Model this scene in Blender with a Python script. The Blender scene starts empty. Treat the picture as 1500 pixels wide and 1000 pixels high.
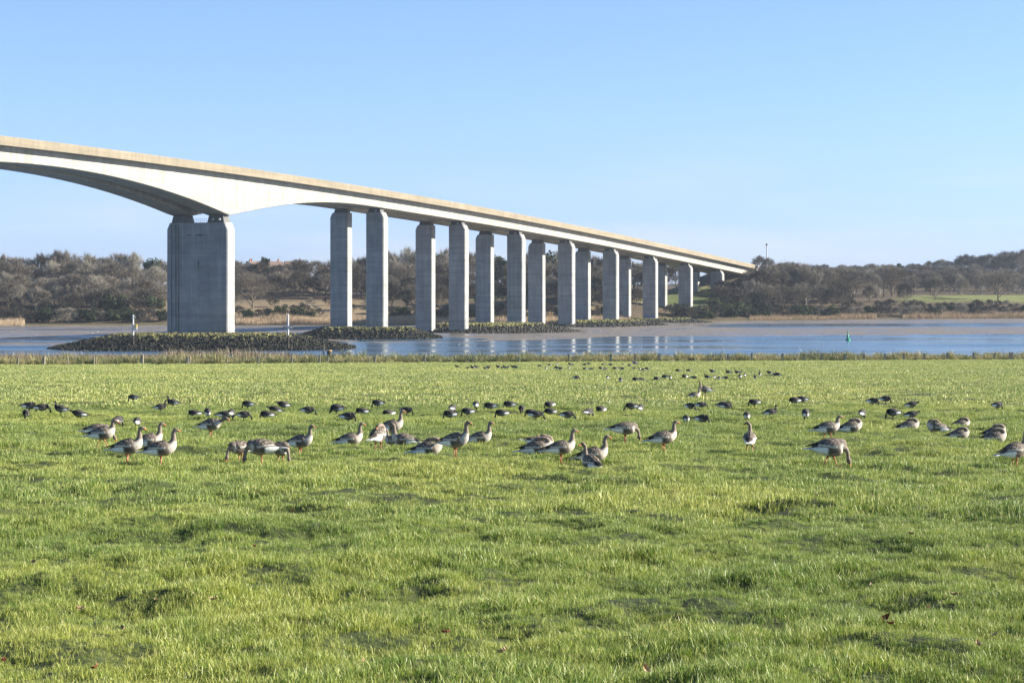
import bpy, bmesh, math, random
import numpy as np
from mathutils import Vector, Matrix
R = math.radians
rng = random.Random(7)
nr = np.random.default_rng(11)
scene = bpy.context.scene
col = scene.collection

# ------------------------------------------------------------------ camera
F = 3125.0            # focal length in photo pixels (1500 wide)
CAMZ = 17.0           # metres above the river
HZ = 420.0            # horizon row in the photo
cd = bpy.data.cameras.new("camera"); cam = bpy.data.objects.new("camera", cd); col.objects.link(cam)
cd.sensor_width = 36.0; cd.lens = 75.0; cd.shift_y = -80.0 / 1500.0
cd.clip_start = 0.5; cd.clip_end = 9000
cam.location = (0, 0, CAMZ); cam.rotation_euler = (R(90), 0, 0)
scene.camera = cam

# ------------------------------------------------------------------ light
SUN_EL, SUN_AZ = 23.0, 7.0      # azimuth measured from +X towards +Y
world = bpy.data.worlds.new("World"); scene.world = world; world.use_nodes = True
wt = world.node_tree; bgn = wt.nodes["Background"]
sky = wt.nodes.new("ShaderNodeTexSky"); sky.sky_type = 'NISHITA'; sky.sun_disc = False
sky.sun_elevation = R(SUN_EL); sky.sun_rotation = R(90 - SUN_AZ)
sky.altitude = 0; sky.air_density = 1.0; sky.dust_density = 0.25; sky.ozone_density = 3.2
# clean winter air: the same blue balance all round, by height above the horizon only
wtc = wt.nodes.new("ShaderNodeTexCoord"); wsp = wt.nodes.new("ShaderNodeSeparateXYZ"); wt.links.new(wtc.outputs["Generated"], wsp.inputs[0])
wr = wt.nodes.new("ShaderNodeValToRGB"); wt.links.new(wsp.outputs[2], wr.inputs[0])
for i, (zp, c) in enumerate(((0.0, (.71, .93, 1.75)), (.03, (.74, .93, 1.72)), (.077, (.86, .985, 1.38)), (.134, (.93, 1.02, 1.32)), (.5, (.92, 1.0, 1.12)), (1.0, (.92, 1.0, 1.1)))):
    e = wr.color_ramp.elements[i] if i < 2 else wr.color_ramp.elements.new(zp)
    e.position = zp; e.color = (c[0] / 1.75, c[1] / 1.75, c[2] / 1.75, 1)
wmx = wt.nodes.new("ShaderNodeMix"); wmx.data_type = 'RGBA'; wmx.blend_type = 'MULTIPLY'; wmx.inputs[0].default_value = 1.0
wt.links.new(sky.outputs[0], wmx.inputs[6]); wt.links.new(wr.outputs[0], wmx.inputs[7])
wmp = wt.nodes.new("ShaderNodeMapping"); wmp.inputs["Scale"].default_value = (5, 5, 40); wt.links.new(wtc.outputs["Generated"], wmp.inputs[0])
wno = wt.nodes.new("ShaderNodeTexNoise"); wno.inputs["Scale"].default_value = 1.0; wno.inputs["Detail"].default_value = 5; wt.links.new(wmp.outputs[0], wno.inputs[0])
wc1 = wt.nodes.new("ShaderNodeMapRange"); wt.links.new(wno.outputs[0], wc1.inputs[0])
for i, v in enumerate((.46, .72, 0.0, .8)): wc1.inputs[i + 1].default_value = v
wc2 = wt.nodes.new("ShaderNodeMapRange"); wt.links.new(wsp.outputs[2], wc2.inputs[0])
for i, v in enumerate((.015, .075, 1.0, 0.0)): wc2.inputs[i + 1].default_value = v
wcm = wt.nodes.new("ShaderNodeMath"); wcm.operation = 'MULTIPLY'; wt.links.new(wc1.outputs[0], wcm.inputs[0]); wt.links.new(wc2.outputs[0], wcm.inputs[1])
wcl = wt.nodes.new("ShaderNodeMix"); wcl.data_type = 'RGBA'; wt.links.new(wcm.outputs[0], wcl.inputs[0]); wt.links.new(wmx.outputs[2], wcl.inputs[6]); wcl.inputs[7].default_value = (2.9, 3.2, 3.55, 1)
wt.links.new(wcl.outputs[2], bgn.inputs[0]); bgn.inputs[1].default_value = 0.088
sd = bpy.data.lights.new("sun", 'SUN'); sun = bpy.data.objects.new("sun", sd); col.objects.link(sun)
sd.energy = 5.0; sd.angle = R(0.53); sd.color = (1.0, 0.925, 0.80)
sv = Vector((math.cos(R(SUN_EL)) * math.cos(R(SUN_AZ)), math.cos(R(SUN_EL)) * math.sin(R(SUN_AZ)), math.sin(R(SUN_EL))))
sun.rotation_euler = sv.to_track_quat('Z', 'Y').to_euler()
sun.location = (200, 100, 300)
vs = scene.view_settings
vs.view_transform = 'Standard'; vs.look = 'None'; vs.exposure = 1.60; vs.gamma = 1.0; vs.use_curve_mapping = False
scene.cycles.max_bounces = 6; scene.cycles.transparent_max_bounces = 4
scene.cycles.diffuse_bounces = 3; scene.cycles.glossy_bounces = 3
scene.cycles.use_denoising = True; scene.cycles.denoising_prefilter = 'ACCURATE'

# ------------------------------------------------------------------ helpers
def tag(o, label=None, cat=None, group=None, kind=None):
    if label: o["label"] = label
    if cat: o["category"] = cat
    if group: o["group"] = group
    if kind: o["kind"] = kind
    return o
def empty(name, loc=(0, 0, 0), rz=0.0):
    o = bpy.data.objects.new(name, None); col.objects.link(o)
    o.location = loc; o.rotation_euler = (0, 0, rz); o.empty_display_size = 0.2
    return o
def obj(name, me, parent=None):
    o = bpy.data.objects.new(name, me); col.objects.link(o)
    if parent is not None: o.parent = parent
    return o
def meshpy(name, v, f, mat=None, smooth=False):
    me = bpy.data.meshes.new(name); me.from_pydata([tuple(map(float, p)) for p in v], [], f); me.update()
    if mat: me.materials.append(mat)
    if smooth: me.polygons.foreach_set("use_smooth", [True] * len(me.polygons))
    return me
def meshnp(name, v, faces, mat=None, smooth=False):
    """v (n,3), faces (m,k) all with k corners"""
    me = bpy.data.meshes.new(name); v = np.asarray(v, np.float32); faces = np.asarray(faces, np.int32)
    k = faces.shape[1]
    me.vertices.add(len(v)); me.vertices.foreach_set("co", v.ravel())
    me.loops.add(faces.size); me.loops.foreach_set("vertex_index", faces.ravel())
    me.polygons.add(len(faces)); me.polygons.foreach_set("loop_start", np.arange(0, faces.size, k, dtype=np.int32))
    me.polygons.foreach_set("loop_total", np.full(len(faces), k, np.int32))
    me.update(calc_edges=True); me.validate()
    if smooth: me.polygons.foreach_set("use_smooth", np.ones(len(me.polygons), bool))
    if mat: me.materials.append(mat)
    return me
def colattr(me, cols, name="Col"):
    a = me.color_attributes.new(name, 'FLOAT_COLOR', 'POINT')
    c = np.ones((len(me.vertices), 4), np.float32); c[:, :3] = cols
    a.data.foreach_set("color", c.ravel())
def _h(ix, iy, s):
    v = np.sin(ix * 127.1 + iy * 311.7 + s * 74.7) * 43758.5453
    return v - np.floor(v)
def vnoise(x, y, s=0):
    x = np.asarray(x, float); y = np.asarray(y, float)
    ix = np.floor(x); iy = np.floor(y); fx = x - ix; fy = y - iy
    fx = fx * fx * (3 - 2 * fx); fy = fy * fy * (3 - 2 * fy)
    a = _h(ix, iy, s); b = _h(ix + 1, iy, s); c = _h(ix, iy + 1, s); d = _h(ix + 1, iy + 1, s)
    return a + (b - a) * fx + (c - a) * fy + (a - b - c + d) * fx * fy
def fbm(x, y, o=3, s=0):
    r = 0.0; w = 0.5
    for i in range(o):
        r = r + w * (vnoise(x * 2 ** i, y * 2 ** i, s + i) - 0.5); w *= 0.5
    return r
def PX(px, Y): return (px - 750.0) / F * Y
def PZ(py, Y): return CAMZ + (HZ - py) / F * Y
def topx(X, Y): return 750.0 + F * X / Y

class MB:
    """collects shapes into one mesh"""
    def __init__(self): self.v = []; self.f = []
    def add(self, v, f):
        n = len(self.v); self.v += [tuple(p) for p in v]; self.f += [tuple(i + n for i in q) for q in f]
    def hexa(self, b, t):
        self.add(list(b) + list(t), [(3, 2, 1, 0), (4, 5, 6, 7), (0, 1, 5, 4), (1, 2, 6, 5), (2, 3, 7, 6), (3, 0, 4, 7)])
    def box(self, c, s):
        x, y, z = c; a, b, h = s[0] / 2, s[1] / 2, s[2] / 2
        q = [(x - a, y - b), (x + a, y - b), (x + a, y + b), (x - a, y + b)]
        self.hexa([(p[0], p[1], z - h) for p in q], [(p[0], p[1], z + h) for p in q])
    def tube(self, p0, p1, r0, r1, n=6, cap=True):
        p0 = Vector(p0); p1 = Vector(p1); d = (p1 - p0)
        if d.length < 1e-6: return
        d.normalize(); a = d.orthogonal().normalized(); b = d.cross(a)
        v = []
        for p, r in ((p0, r0), (p1, r1)):
            for i in range(n):
                t = 2 * math.pi * i / n
                v.append(p + (a * math.cos(t) + b * math.sin(t)) * r)
        f = [(i, (i + 1) % n, n + (i + 1) % n, n + i) for i in range(n)]
        if cap: f += [tuple(range(n - 1, -1, -1)), tuple(range(n, 2 * n))]
        self.add(v, f)
    def mesh(self, name, mat, smooth=False): return meshpy(name, self.v, self.f, mat, smooth)
    def build(self, name, mat, parent=None, smooth=False): return obj(name, self.mesh(name, mat, smooth), parent)

# ------------------------------------------------------------------ materials
def nodemat(name):
    m = bpy.data.materials.new(name); m.use_nodes = True
    nt = m.node_tree; b = nt.nodes["Principled BSDF"]
    b.inputs["Specular IOR Level"].default_value = 0.3
    return m, nt, b
def N(nt, t, **kw):
    n = nt.nodes.new(t)
    for k, v in kw.items():
        if k in n.inputs: n.inputs[k].default_value = v
        else: setattr(n, k, v)
    return n
def noise_mat(name, c1, c2, scale=1.0, rough=0.85, bump=0.0, bscale=None, stretch=(1, 1, 1), detail=5, coord='Generated', c3=None):
    m, nt, b = nodemat(name); L = nt.links.new
    if coord == 'World':
        g = N(nt, "ShaderNodeNewGeometry"); src = g.outputs["Position"]
    else:
        g = N(nt, "ShaderNodeTexCoord"); src = g.outputs["Object"]
    mp = N(nt, "ShaderNodeMapping"); mp.inputs["Scale"].default_value = stretch; L(src, mp.inputs[0])
    n1 = N(nt, "ShaderNodeTexNoise", Scale=scale, Detail=detail, Roughness=0.6); L(mp.outputs[0], n1.inputs[0])
    r = N(nt, "ShaderNodeValToRGB"); L(n1.outputs[0], r.inputs[0])
    r.color_ramp.elements[0].position = 0.32; r.color_ramp.elements[1].position = 0.68
    r.color_ramp.elements[0].color = (*c1, 1); r.color_ramp.elements[1].color = (*c2, 1)
    if c3:
        e = r.color_ramp.elements.new(0.5); e.color = (*c3, 1)
    L(r.outputs[0], b.inputs["Base Color"]); b.inputs["Roughness"].default_value = rough
    if bump:
        n2 = N(nt, "ShaderNodeTexNoise", Scale=bscale or scale * 6, Detail=4); L(mp.outputs[0], n2.inputs[0])
        bp = N(nt, "ShaderNodeBump", Strength=bump, Distance=0.05); L(n2.outputs[0], bp.inputs["Height"]); L(bp.outputs[0], b.inputs["Normal"])
    return m
def col_mat(name, rough=0.8, nscale=20.0, amt=0.35, coord='Object', spec=0.3):
    """colour from the mesh's own colour attribute, mottled a little"""
    m, nt, b = nodemat(name); L = nt.links.new
    a = N(nt, "ShaderNodeAttribute", attribute_name="Col")
    if coord == 'World': src = N(nt, "ShaderNodeNewGeometry").outputs["Position"]
    else: src = N(nt, "ShaderNodeTexCoord").outputs["Object"]
    n1 = N(nt, "ShaderNodeTexNoise", Scale=nscale, Detail=4, Roughness=0.65); L(src, n1.inputs[0])
    mr = N(nt, "ShaderNodeMapRange"); L(n1.outputs[0], mr.inputs[0])
    mr.inputs[1].default_value = 0.3; mr.inputs[2].default_value = 0.7; mr.inputs[3].default_value = 1 - amt; mr.inputs[4].default_value = 1 + amt
    mx = N(nt, "ShaderNodeMix", data_type='RGBA', blend_type='MULTIPLY'); mx.inputs[0].default_value = 1
    L(a.outputs["Color"], mx.inputs[6]); L(mr.outputs[0], mx.inputs[7]); L(mx.outputs[2], b.inputs["Base Color"])
    b.inputs["Roughness"].default_value = rough; b.inputs["Specular IOR Level"].default_value = spec
    return m
def concrete(name, c1, c2, joint=0.0, jz=4.4, sa=.85):
    m, nt, b = nodemat(name); L = nt.links.new
    src = N(nt, "ShaderNodeNewGeometry").outputs["Position"]
    def noise(sc, stretch, det=5):
        mp = N(nt, "ShaderNodeMapping"); mp.inputs["Scale"].default_value = stretch; L(src, mp.inputs[0])
        n = N(nt, "ShaderNodeTexNoise", Scale=sc, Detail=det, Roughness=0.62); L(mp.outputs[0], n.inputs[0]); return n.outputs[0]
    big = noise(0.16, (1, 1, 1)); streak = noise(0.9, (1, 1, 0.06)); band = noise(0.5, (0.10, 0.10, 2.2)); fine = noise(2.5, (1, 1, 1))
    def mapr(s, a, c, lo, hi):
        r = N(nt, "ShaderNodeMapRange"); L(s, r.inputs[0])
        for i, v in enumerate((a, c, lo, hi)): r.inputs[i + 1].default_value = v
        return r.outputs[0]
    def mul(x, y):
        r = N(nt, "ShaderNodeMath", operation='MULTIPLY'); L(x, r.inputs[0]); L(y, r.inputs[1]); return r.outputs[0]
    k = mul(mul(mapr(streak, .3, .7, sa, 1.10), mapr(band, .3, .7, .86, 1.12)), mapr(fine, .3, .7, .92, 1.08))
    if joint:
        sp = N(nt, "ShaderNodeSeparateXYZ"); L(src, sp.inputs[0])
        d = N(nt, "ShaderNodeMath", operation='DIVIDE'); L(sp.outputs[2], d.inputs[0]); d.inputs[1].default_value = jz
        fr = N(nt, "ShaderNodeMath", operation='FRACT'); L(d.outputs[0], fr.inputs[0])
        gt = N(nt, "ShaderNodeMath", operation='GREATER_THAN'); L(fr.outputs[0], gt.inputs[0]); gt.inputs[1].default_value = 0.06
        k = mul(k, mapr(gt.outputs[0], 0, 1, 1 - joint, 1))
    mx = N(nt, "ShaderNodeMix", data_type='RGBA'); L(mapr(big, .35, .65, 0, 1), mx.inputs[0])
    mx.inputs[6].default_value = (*c1, 1); mx.inputs[7].default_value = (*c2, 1)
    m2 = N(nt, "ShaderNodeMix", data_type='RGBA', blend_type='MULTIPLY'); m2.inputs[0].default_value = 1
    L(mx.outputs[2], m2.inputs[6]); L(k, m2.inputs[7]); L(m2.outputs[2], b.inputs["Base Color"])
    b.inputs["Roughness"].default_value = 0.88
    bp = N(nt, "ShaderNodeBump", Strength=0.35, Distance=0.06); L(fine, bp.inputs["Height"]); L(bp.outputs[0], b.inputs["Normal"])
    return m
M = {}
M['pier'] = concrete('pier_concrete', (.235, .240, .235), (.335, .333, .318), joint=0.15, sa=.78)
M['web'] = concrete('girder_concrete', (.31, .29, .242), (.365, .345, .293), sa=.74)
M['parapet'] = concrete('parapet_concrete', (.185, .158, .110), (.222, .19, .135), sa=.84)
M['bearing'] = concrete('bearing_concrete', (.10, .10, .095), (.15, .145, .135))
M['road'] = noise_mat('asphalt', (.045, .045, .047), (.065, .063, .06), 1.2, 0.9, coord='World')
M['galv'] = noise_mat('galvanised_steel', (.42, .43, .43), (.55, .55, .54), 3, 0.45)
M['white_paint'] = noise_mat('white_paint', (.70, .70, .67), (.80, .80, .78), 4, 0.5)
M['dark_wood'] = noise_mat('dark_wet_timber', (.022, .02, .018), (.06, .05, .04), 3, 0.8, 0.3, stretch=(1, 1, .2))
M['wood'] = noise_mat('weathered_timber', (.22, .19, .14), (.42, .38, .30), 4, 0.9, 0.4, stretch=(1, 1, .15))
M['stump_top'] = noise_mat('cut_timber', (.42, .25, .13), (.55, .36, .2), 6, 0.9)
M['wire'] = noise_mat('fence_wire', (.12, .12, .12), (.2, .2, .19), 3, 0.5)
M['yellow'] = noise_mat('yellow_paint', (.62, .45, .05), (.72, .55, .10), 4, 0.5)
M['buoy'] = noise_mat('green_buoy_paint', (.005, .22, .12), (.01, .32, .18), 2, 0.4)
M['blue_spray'] = noise_mat('blue_spray_paint', (.02, .09, .34), (.04, .16, .5), 1.2, 0.7, coord='World')
M['white_spray'] = noise_mat('white_spray_paint', (.45, .48, .5), (.6, .62, .62), 1.5, 0.7, coord='World')
M['bark'] = noise_mat('grey_bark', (.11, .088, .062), (.21, .17, .12), 1.2, 0.95)
M['bark_pale'] = noise_mat('pale_bark', (.30, .27, .21), (.46, .42, .34), 1.2, 0.9)
M['brick'] = noise_mat('red_brick_wall', (.26, .12, .08), (.34, .17, .11), 2, 0.9)
M['render'] = noise_mat('white_render_wall', (.66, .65, .62), (.76, .75, .72), 1, 0.9)
M['roof'] = noise_mat('roof_tiles', (.12, .085, .07), (.20, .14, .11), 1.5, 0.9)
M['glass'] = noise_mat('window_glass', (.02, .025, .03), (.04, .045, .05), 1, 0.1)
M['leaf_brown'] = noise_mat('dead_leaf', (.26, .17, .09), (.50, .38, .23), 25, 0.8)
M['leaf_red'] = noise_mat('dead_leaf_red', (.15, .05, .025), (.30, .11, .05), 25, 0.8)
M['stone'] = noise_mat('armour_stone', (.010, .012, .008), (.034, .032, .021), 0.5, 0.85, 0.4, 6, coord='World')
M['stone_moss'] = noise_mat('mossy_stone', (.11, .10, .025), (.24, .20, .07), 0.6, 0.95, coord='World', c3=(.14, .14, .05))

def twig_mat(name, c1, c2):
    m, nt, b = nodemat(name); L = nt.links.new
    oi = N(nt, "ShaderNodeObjectInfo"); g = N(nt, "ShaderNodeTexCoord")
    n1 = N(nt, "ShaderNodeTexNoise", Scale=0.45, Detail=3); L(g.outputs["Object"], n1.inputs[0])
    ad = N(nt, "ShaderNodeMath", operation='ADD'); L(n1.outputs[0], ad.inputs[0]); L(oi.outputs["Random"], ad.inputs[1])
    hf = N(nt, "ShaderNodeMath", operation='MULTIPLY'); L(ad.outputs[0], hf.inputs[0]); hf.inputs[1].default_value = 0.5
    r = N(nt, "ShaderNodeValToRGB"); L(hf.outputs[0], r.inputs[0])
    r.color_ramp.elements[0].position = 0.2; r.color_ramp.elements[1].position = 0.8
    r.color_ramp.elements[0].color = (*c1, 1); r.color_ramp.elements[1].color = (*c2, 1)
    L(r.outputs[0], b.inputs["Base Color"]); b.inputs["Roughness"].default_value = 0.95; b.inputs["Specular IOR Level"].default_value = 0.1
    return m
M['twig'] = twig_mat('brown_twigs', (.125, .108, .085), (.235, .205, .16))
M['twig_grey'] = twig_mat('grey_twigs', (.215, .19, .15), (.33, .30, .24))
M['twig_dark'] = twig_mat('dark_twigs', (.065, .058, .045), (.125, .106, .084))
M['ever'] = twig_mat('evergreen_leaves', (.018, .030, .013), (.05, .062, .026))
M['reed'] = twig_mat('dry_reed', (.34, .255, .16), (.50, .39, .26))

def grass_mat(name, greens, straw, tr=0.26):
    m, nt, b = nodemat(name); L = nt.links.new
    pos = N(nt, "ShaderNodeNewGeometry").outputs["Position"]
    at = N(nt, "ShaderNodeAttribute", attribute_name="tip"); oi = N(nt, "ShaderNodeObjectInfo")
    n1 = N(nt, "ShaderNodeTexNoise", Scale=0.55, Detail=4, Roughness=0.65); L(pos, n1.inputs[0])
    n2 = N(nt, "ShaderNodeTexNoise", Scale=0.09, Detail=3); L(pos, n2.inputs[0])
    r = N(nt, "ShaderNodeValToRGB")
    n2m = N(nt, "ShaderNodeMapRange"); L(n2.outputs[0], n2m.inputs[0])
    for i_, v_ in enumerate((.3, .7, .22, .78)): n2m.inputs[i_ + 1].default_value = v_
    a0 = N(nt, "ShaderNodeMath", operation='ADD'); L(n1.outputs[0], a0.inputs[0]); L(n2m.outputs[0], a0.inputs[1])
    rm = N(nt, "ShaderNodeMath", operation='MULTIPLY'); L(oi.outputs["Random"], rm.inputs[0]); rm.inputs[1].default_value = 0.35
    n3 = N(nt, "ShaderNodeTexNoise", Scale=34.0, Detail=1); L(pos, n3.inputs[0])
    m3 = N(nt, "ShaderNodeMapRange"); L(n3.outputs[0], m3.inputs[0])
    for i_, v_ in enumerate((.3, .7, -.28, .28)): m3.inputs[i_ + 1].default_value = v_
    a2 = N(nt, "ShaderNodeMath", operation='ADD'); L(a0.outputs[0], a2.inputs[0]); L(m3.outputs[0], a2.inputs[1])
    a1 = N(nt, "ShaderNodeMath", operation='ADD'); L(a2.outputs[0], a1.inputs[0]); L(rm.outputs[0], a1.inputs[1])
    h = N(nt, "ShaderNodeMath", operation='MULTIPLY'); L(a1.outputs[0], h.inputs[0]); h.inputs[1].default_value = 0.426
    L(h.outputs[0], r.inputs[0])
    es = r.color_ramp.elements; es[0].position = 0.36; es[0].color = (*greens[0], 1); es[1].position = 0.64; es[1].color = (*greens[2], 1)
    e = es.new(0.5); e.color = (*greens[1], 1)
    mx = N(nt, "ShaderNodeMix", data_type='RGBA'); L(at.outputs["Fac"], mx.inputs[0]); L(r.outputs[0], mx.inputs[6]); mx.inputs[7].default_value = (*straw, 1)
    L(mx.outputs[2], b.inputs["Base Color"]); b.inputs["Roughness"].default_value = 0.45; b.inputs["Specular IOR Level"].default_value = 0.35
    tl = N(nt, "ShaderNodeBsdfTranslucent"); L(mx.outputs[2], tl.inputs[0])
    ms = N(nt, "ShaderNodeMixShader"); ms.inputs[0].default_value = tr
    L(b.outputs[0], ms.inputs[1]); L(tl.outputs[0], ms.inputs[2]); L(ms.outputs[0], nt.nodes["Material Output"].inputs[0])
    return m
M['grass'] = grass_mat('meadow_grass', ((.042, .126, .010), (.130, .236, .020), (.312, .348, .055)), (.66, .60, .27))
M['rough_grass'] = grass_mat('rough_bank_grass', ((.045, .085, .016), (.13, .15, .04), (.36, .31, .13)), (.50, .42, .22), 0.2)
M['marsh'] = grass_mat('marsh_grass', ((.085, .085, .03), (.15, .12, .065), (.25, .19, .115)), (.30, .225, .15), 0.2)

# ------------------------------------------------------------------ field
FH, FK = 2.47, 84.0 / F
def fence_Y(px): return 249.0 + (336.0 - 249.0) * (px / 1500.0)
# fence line in the plane: straight from A to B
FA = Vector((PX(0, 249.0), 249.0)); FB = Vector((PX(1500, 336.0), 336.0))
FD = (FB - FA).normalized(); FN = Vector((-FD.y, FD.x))
def fence_dist(X, Y): return (X - FA.x) * FN.x + (Y - FA.y) * FN.y      # >0 beyond the fence
def fence_pt(px):
    k = (px - 750.0) / F       # X = k*Y
    t = (k * FA.y - FA.x) / (FD.x - k * FD.y)
    p = FA + FD * t
    return p.x, p.y
def ground(X, Y):
    z = CAMZ - FH - FK * np.asarray(Y, float)
    near = np.clip(1.35 - np.asarray(Y) / 320.0, 0.35, 1.2)
    h = 0.26 * fbm(np.asarray(X) * 0.33, np.asarray(Y) * 0.30, 3, 3) + 0.26 * fbm(np.asarray(X) * 1.15, np.asarray(Y) * 1.0, 3, 9)
    h = h + 0.13 * fbm(np.asarray(X) * 2.7, np.asarray(Y) * 2.2, 2, 15) * np.clip(1.3 - np.asarray(Y) / 90.0, 0, 1)
    rid = np.clip(vnoise(np.asarray(X) * 0.9 + 5, np.asarray(Y) * 0.7, 21) - 0.62, 0, 1)
    return z + h * near - 0.24 * rid * near
def field_mesh():
    ny, nx = 980, 440
    Ys = 6.0 * (420.0 / 6.0) ** np.linspace(0, 1, ny)
    q = np.linspace(-0.42, 0.42, nx)
    Y = np.repeat(Ys[:, None], nx, 1); X = q[None, :] * (Y + 6)
    Z = ground(X, Y)
    d = fence_dist(X, Y)
    left = np.clip((560 - topx(X, np.maximum(Y, 1))) / 160.0, 0, 1)
    run = 7 + 42 * left
    Z = Z + 0.35 * np.clip(d / 4, 0, 1) - np.clip(d - run, 0, 200) * 0.16
    idx = np.arange(ny * nx).reshape(ny, nx)
    fc = np.stack([idx[:-1, :-1], idx[:-1, 1:], idx[1:, 1:], idx[1:, :-1]], -1).reshape(-1, 4)
    v = np.stack([X, Y, Z], -1).reshape(-1, 3)
    m = noise_mat('field_soil_and_turf', (.022, .030, .008), (.075, .090, .018), 1.6, 0.95, 0.6, 22, coord='World', c3=(.042, .058, .012))
    return meshnp('field', v, fc, m, True)
def bank_z(X, Y):
    z = float(ground(X, Y)); d = fence_dist(X, Y)
    left = min(1, max(0, (560 - topx(X, Y)) / 160.0)); run = 7 + 42 * left
    return z + 0.35 * min(1, max(0, d / 4)) - max(0, d - run) * 0.16
tag(obj('field', field_mesh()), kind='structure')

# ---- grass tufts, scattered by geometry nodes
protos = bpy.data.collections.new("grass_prototypes")
def tuft_mesh(name, nb, rad, h0, h1, w, mat, seed, lean=0.5, tipamt=0.55, segs=2):
    r = random.Random(seed); v = []; f = []; tip = []
    for _ in range(nb):
        a = r.uniform(0, 6.283); d = rad * math.sqrt(r.random()); x = d * math.cos(a); y = d * math.sin(a)
        h = r.uniform(h0, h1); b = r.uniform(0, 6.283); le = r.uniform(0.15, 1.0) * lean * h
        dx, dy = math.cos(b) * le, math.sin(b) * le; c = r.uniform(0, 6.283); wx, wy = math.cos(c) * w / 2, math.sin(c) * w / 2
        n = len(v); tp = r.random() ** 2.0 * tipamt * 1.4
        base = min(1, tp * .7)
        v += [(x - wx, y - wy, -0.02), (x + wx, y + wy, -0.02)]; tip += [base, base]
        v += [(x + dx * .3 - wx * .9, y + dy * .3 - wy * .9, h * .55), (x + dx * .3 + wx * .9, y + dy * .3 + wy * .9, h * .55)]; tip += [base, base]
        v += [(x + dx, y + dy, h)]; tip += [min(1, tp + .12)]
        f += [(n, n + 1, n + 3, n + 2), (n + 2, n + 3, n + 4)]
    me = meshpy(name, v, f, mat)
    a = me.attributes.new("tip", 'FLOAT', 'POINT'); a.data.foreach_set("value", tip)
    return me
def make_protos(prefix, count, *a, **k):
    c = bpy.data.collections.new(prefix)
    for i in range(count):
        o = bpy.data.objects.new("%s_%02d" % (prefix, i), tuft_mesh(prefix, *a, seed=100 + i * 7 + len(prefix), **k)); c.objects.link(o)
    return c
def scatter(name, pts, scl, coll, nvar, label, mat, cat):
    n = len(pts)
    me = bpy.data.meshes.new(name); me.vertices.add(n); me.vertices.foreach_set("co", np.asarray(pts, np.float32).ravel())
    a = me.attributes.new("idx", 'INT', 'POINT'); a.data.foreach_set("value", nr.integers(0, nvar, n).astype(np.int32))
    rot = np.zeros((n, 3), np.float32); rot[:, 2] = nr.uniform(0, 6.283, n); rot[:, 0] = nr.normal(0, .10, n); rot[:, 1] = nr.normal(0, .10, n)
    a = me.attributes.new("rot", 'FLOAT_VECTOR', 'POINT'); a.data.foreach_set("vector", rot.ravel())
    sc = np.repeat(np.asarray(scl, np.float32)[:, None], 3, 1)
    sc[:, 2] *= nr.uniform(.8, 1.25, n)
    a = me.attributes.new("scl", 'FLOAT_VECTOR', 'POINT'); a.data.foreach_set("vector", sc.ravel())
    me.update()
    o = obj(name, me)
    ng = bpy.data.node_groups.new(name + "_scatter", 'GeometryNodeTree')
    ng.interface.new_socket("Geometry", in_out='INPUT', socket_type='NodeSocketGeometry')
    ng.interface.new_socket("Geometry", in_out='OUTPUT', socket_type='NodeSocketGeometry')
    gi = ng.nodes.new("NodeGroupInput"); go = ng.nodes.new("NodeGroupOutput")
    ci = ng.nodes.new("GeometryNodeCollectionInfo"); ci.inputs[0].default_value = coll; ci.inputs["Separate Children"].default_value = True; ci.inputs["Reset Children"].default_value = True
    ip = ng.nodes.new("GeometryNodeInstanceOnPoints"); ip.inputs["Pick Instance"].default_value = True
    def na(nm, t):
        q = ng.nodes.new("GeometryNodeInputNamedAttribute"); q.data_type = t; q.inputs["Name"].default_value = nm; return q.outputs[0]
    ng.links.new(gi.outputs[0], ip.inputs["Points"]); ng.links.new(ci.outputs[0], ip.inputs["Instance"])
    ng.links.new(na("idx", 'INT'), ip.inputs["Instance Index"]); ng.links.new(na("rot", 'FLOAT_VECTOR'), ip.inputs["Rotation"]); ng.links.new(na("scl", 'FLOAT_VECTOR'), ip.inputs["Scale"])
    ng.links.new(ip.outputs[0], go.inputs[0])
    md = o.modifiers.new("scatter", 'NODES'); md.node_group = ng
    return tag(o, label, cat, kind='stuff')
def field_points(Y0, Y1, dens, half=0.285, tuft=0):
    m = 4.5                                   # margin beyond the view on either side
    n = int(dens * (Y1 - Y0) * 2 * (half * Y1 + m)); Y = nr.uniform(Y0, Y1, n)
    Y = Y[nr.uniform(0, 1, n) < (half * Y + m) / (half * Y1 + m)]; n = len(Y)
    X = nr.uniform(-1, 1, n) * (half * Y + m)
    ok = fence_dist(X, Y) < -0.6
    if tuft: ok &= nr.uniform(0, 1, n) < np.clip((vnoise(X * tuft, Y * tuft * .8, 77) * .65 + vnoise(X * tuft * .33, Y * tuft * .3, 78) * .5 - .20) * 2.6, .40, 1)
    X, Y = X[ok], Y[ok]
    Z = ground(X, Y)
    clump = 0.95 + 1.9 * fbm(X * 0.8, Y * 0.8, 3, 31) + 1.3 * fbm(X * 2.6, Y * 2.6, 2, 41)
    return np.stack([X, Y, Z], -1), np.clip(clump, .5, 1.8) * nr.uniform(.75, 1.25, len(X))
cn = make_protos("meadow_tuft_a", 6, 20, .075, .022, .080, .0048, M['grass'], lean=.9, tipamt=.4)
cm = make_protos("meadow_tuft_b", 6, 34, .17, .02, .075, .0075, M['grass'], lean=.8, tipamt=.55)
cf = make_protos("meadow_tuft_c", 5, 46, .55, .015, .075, .020, M['grass'], lean=.8, tipamt=1.0)
p, s = field_points(11.5, 30, 250, half=.25, tuft=6.0); scatter('meadow_grass', p, s, cn, 6, 'short bright green grass of the open meadow in front', M['grass'], 'grass')
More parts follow.
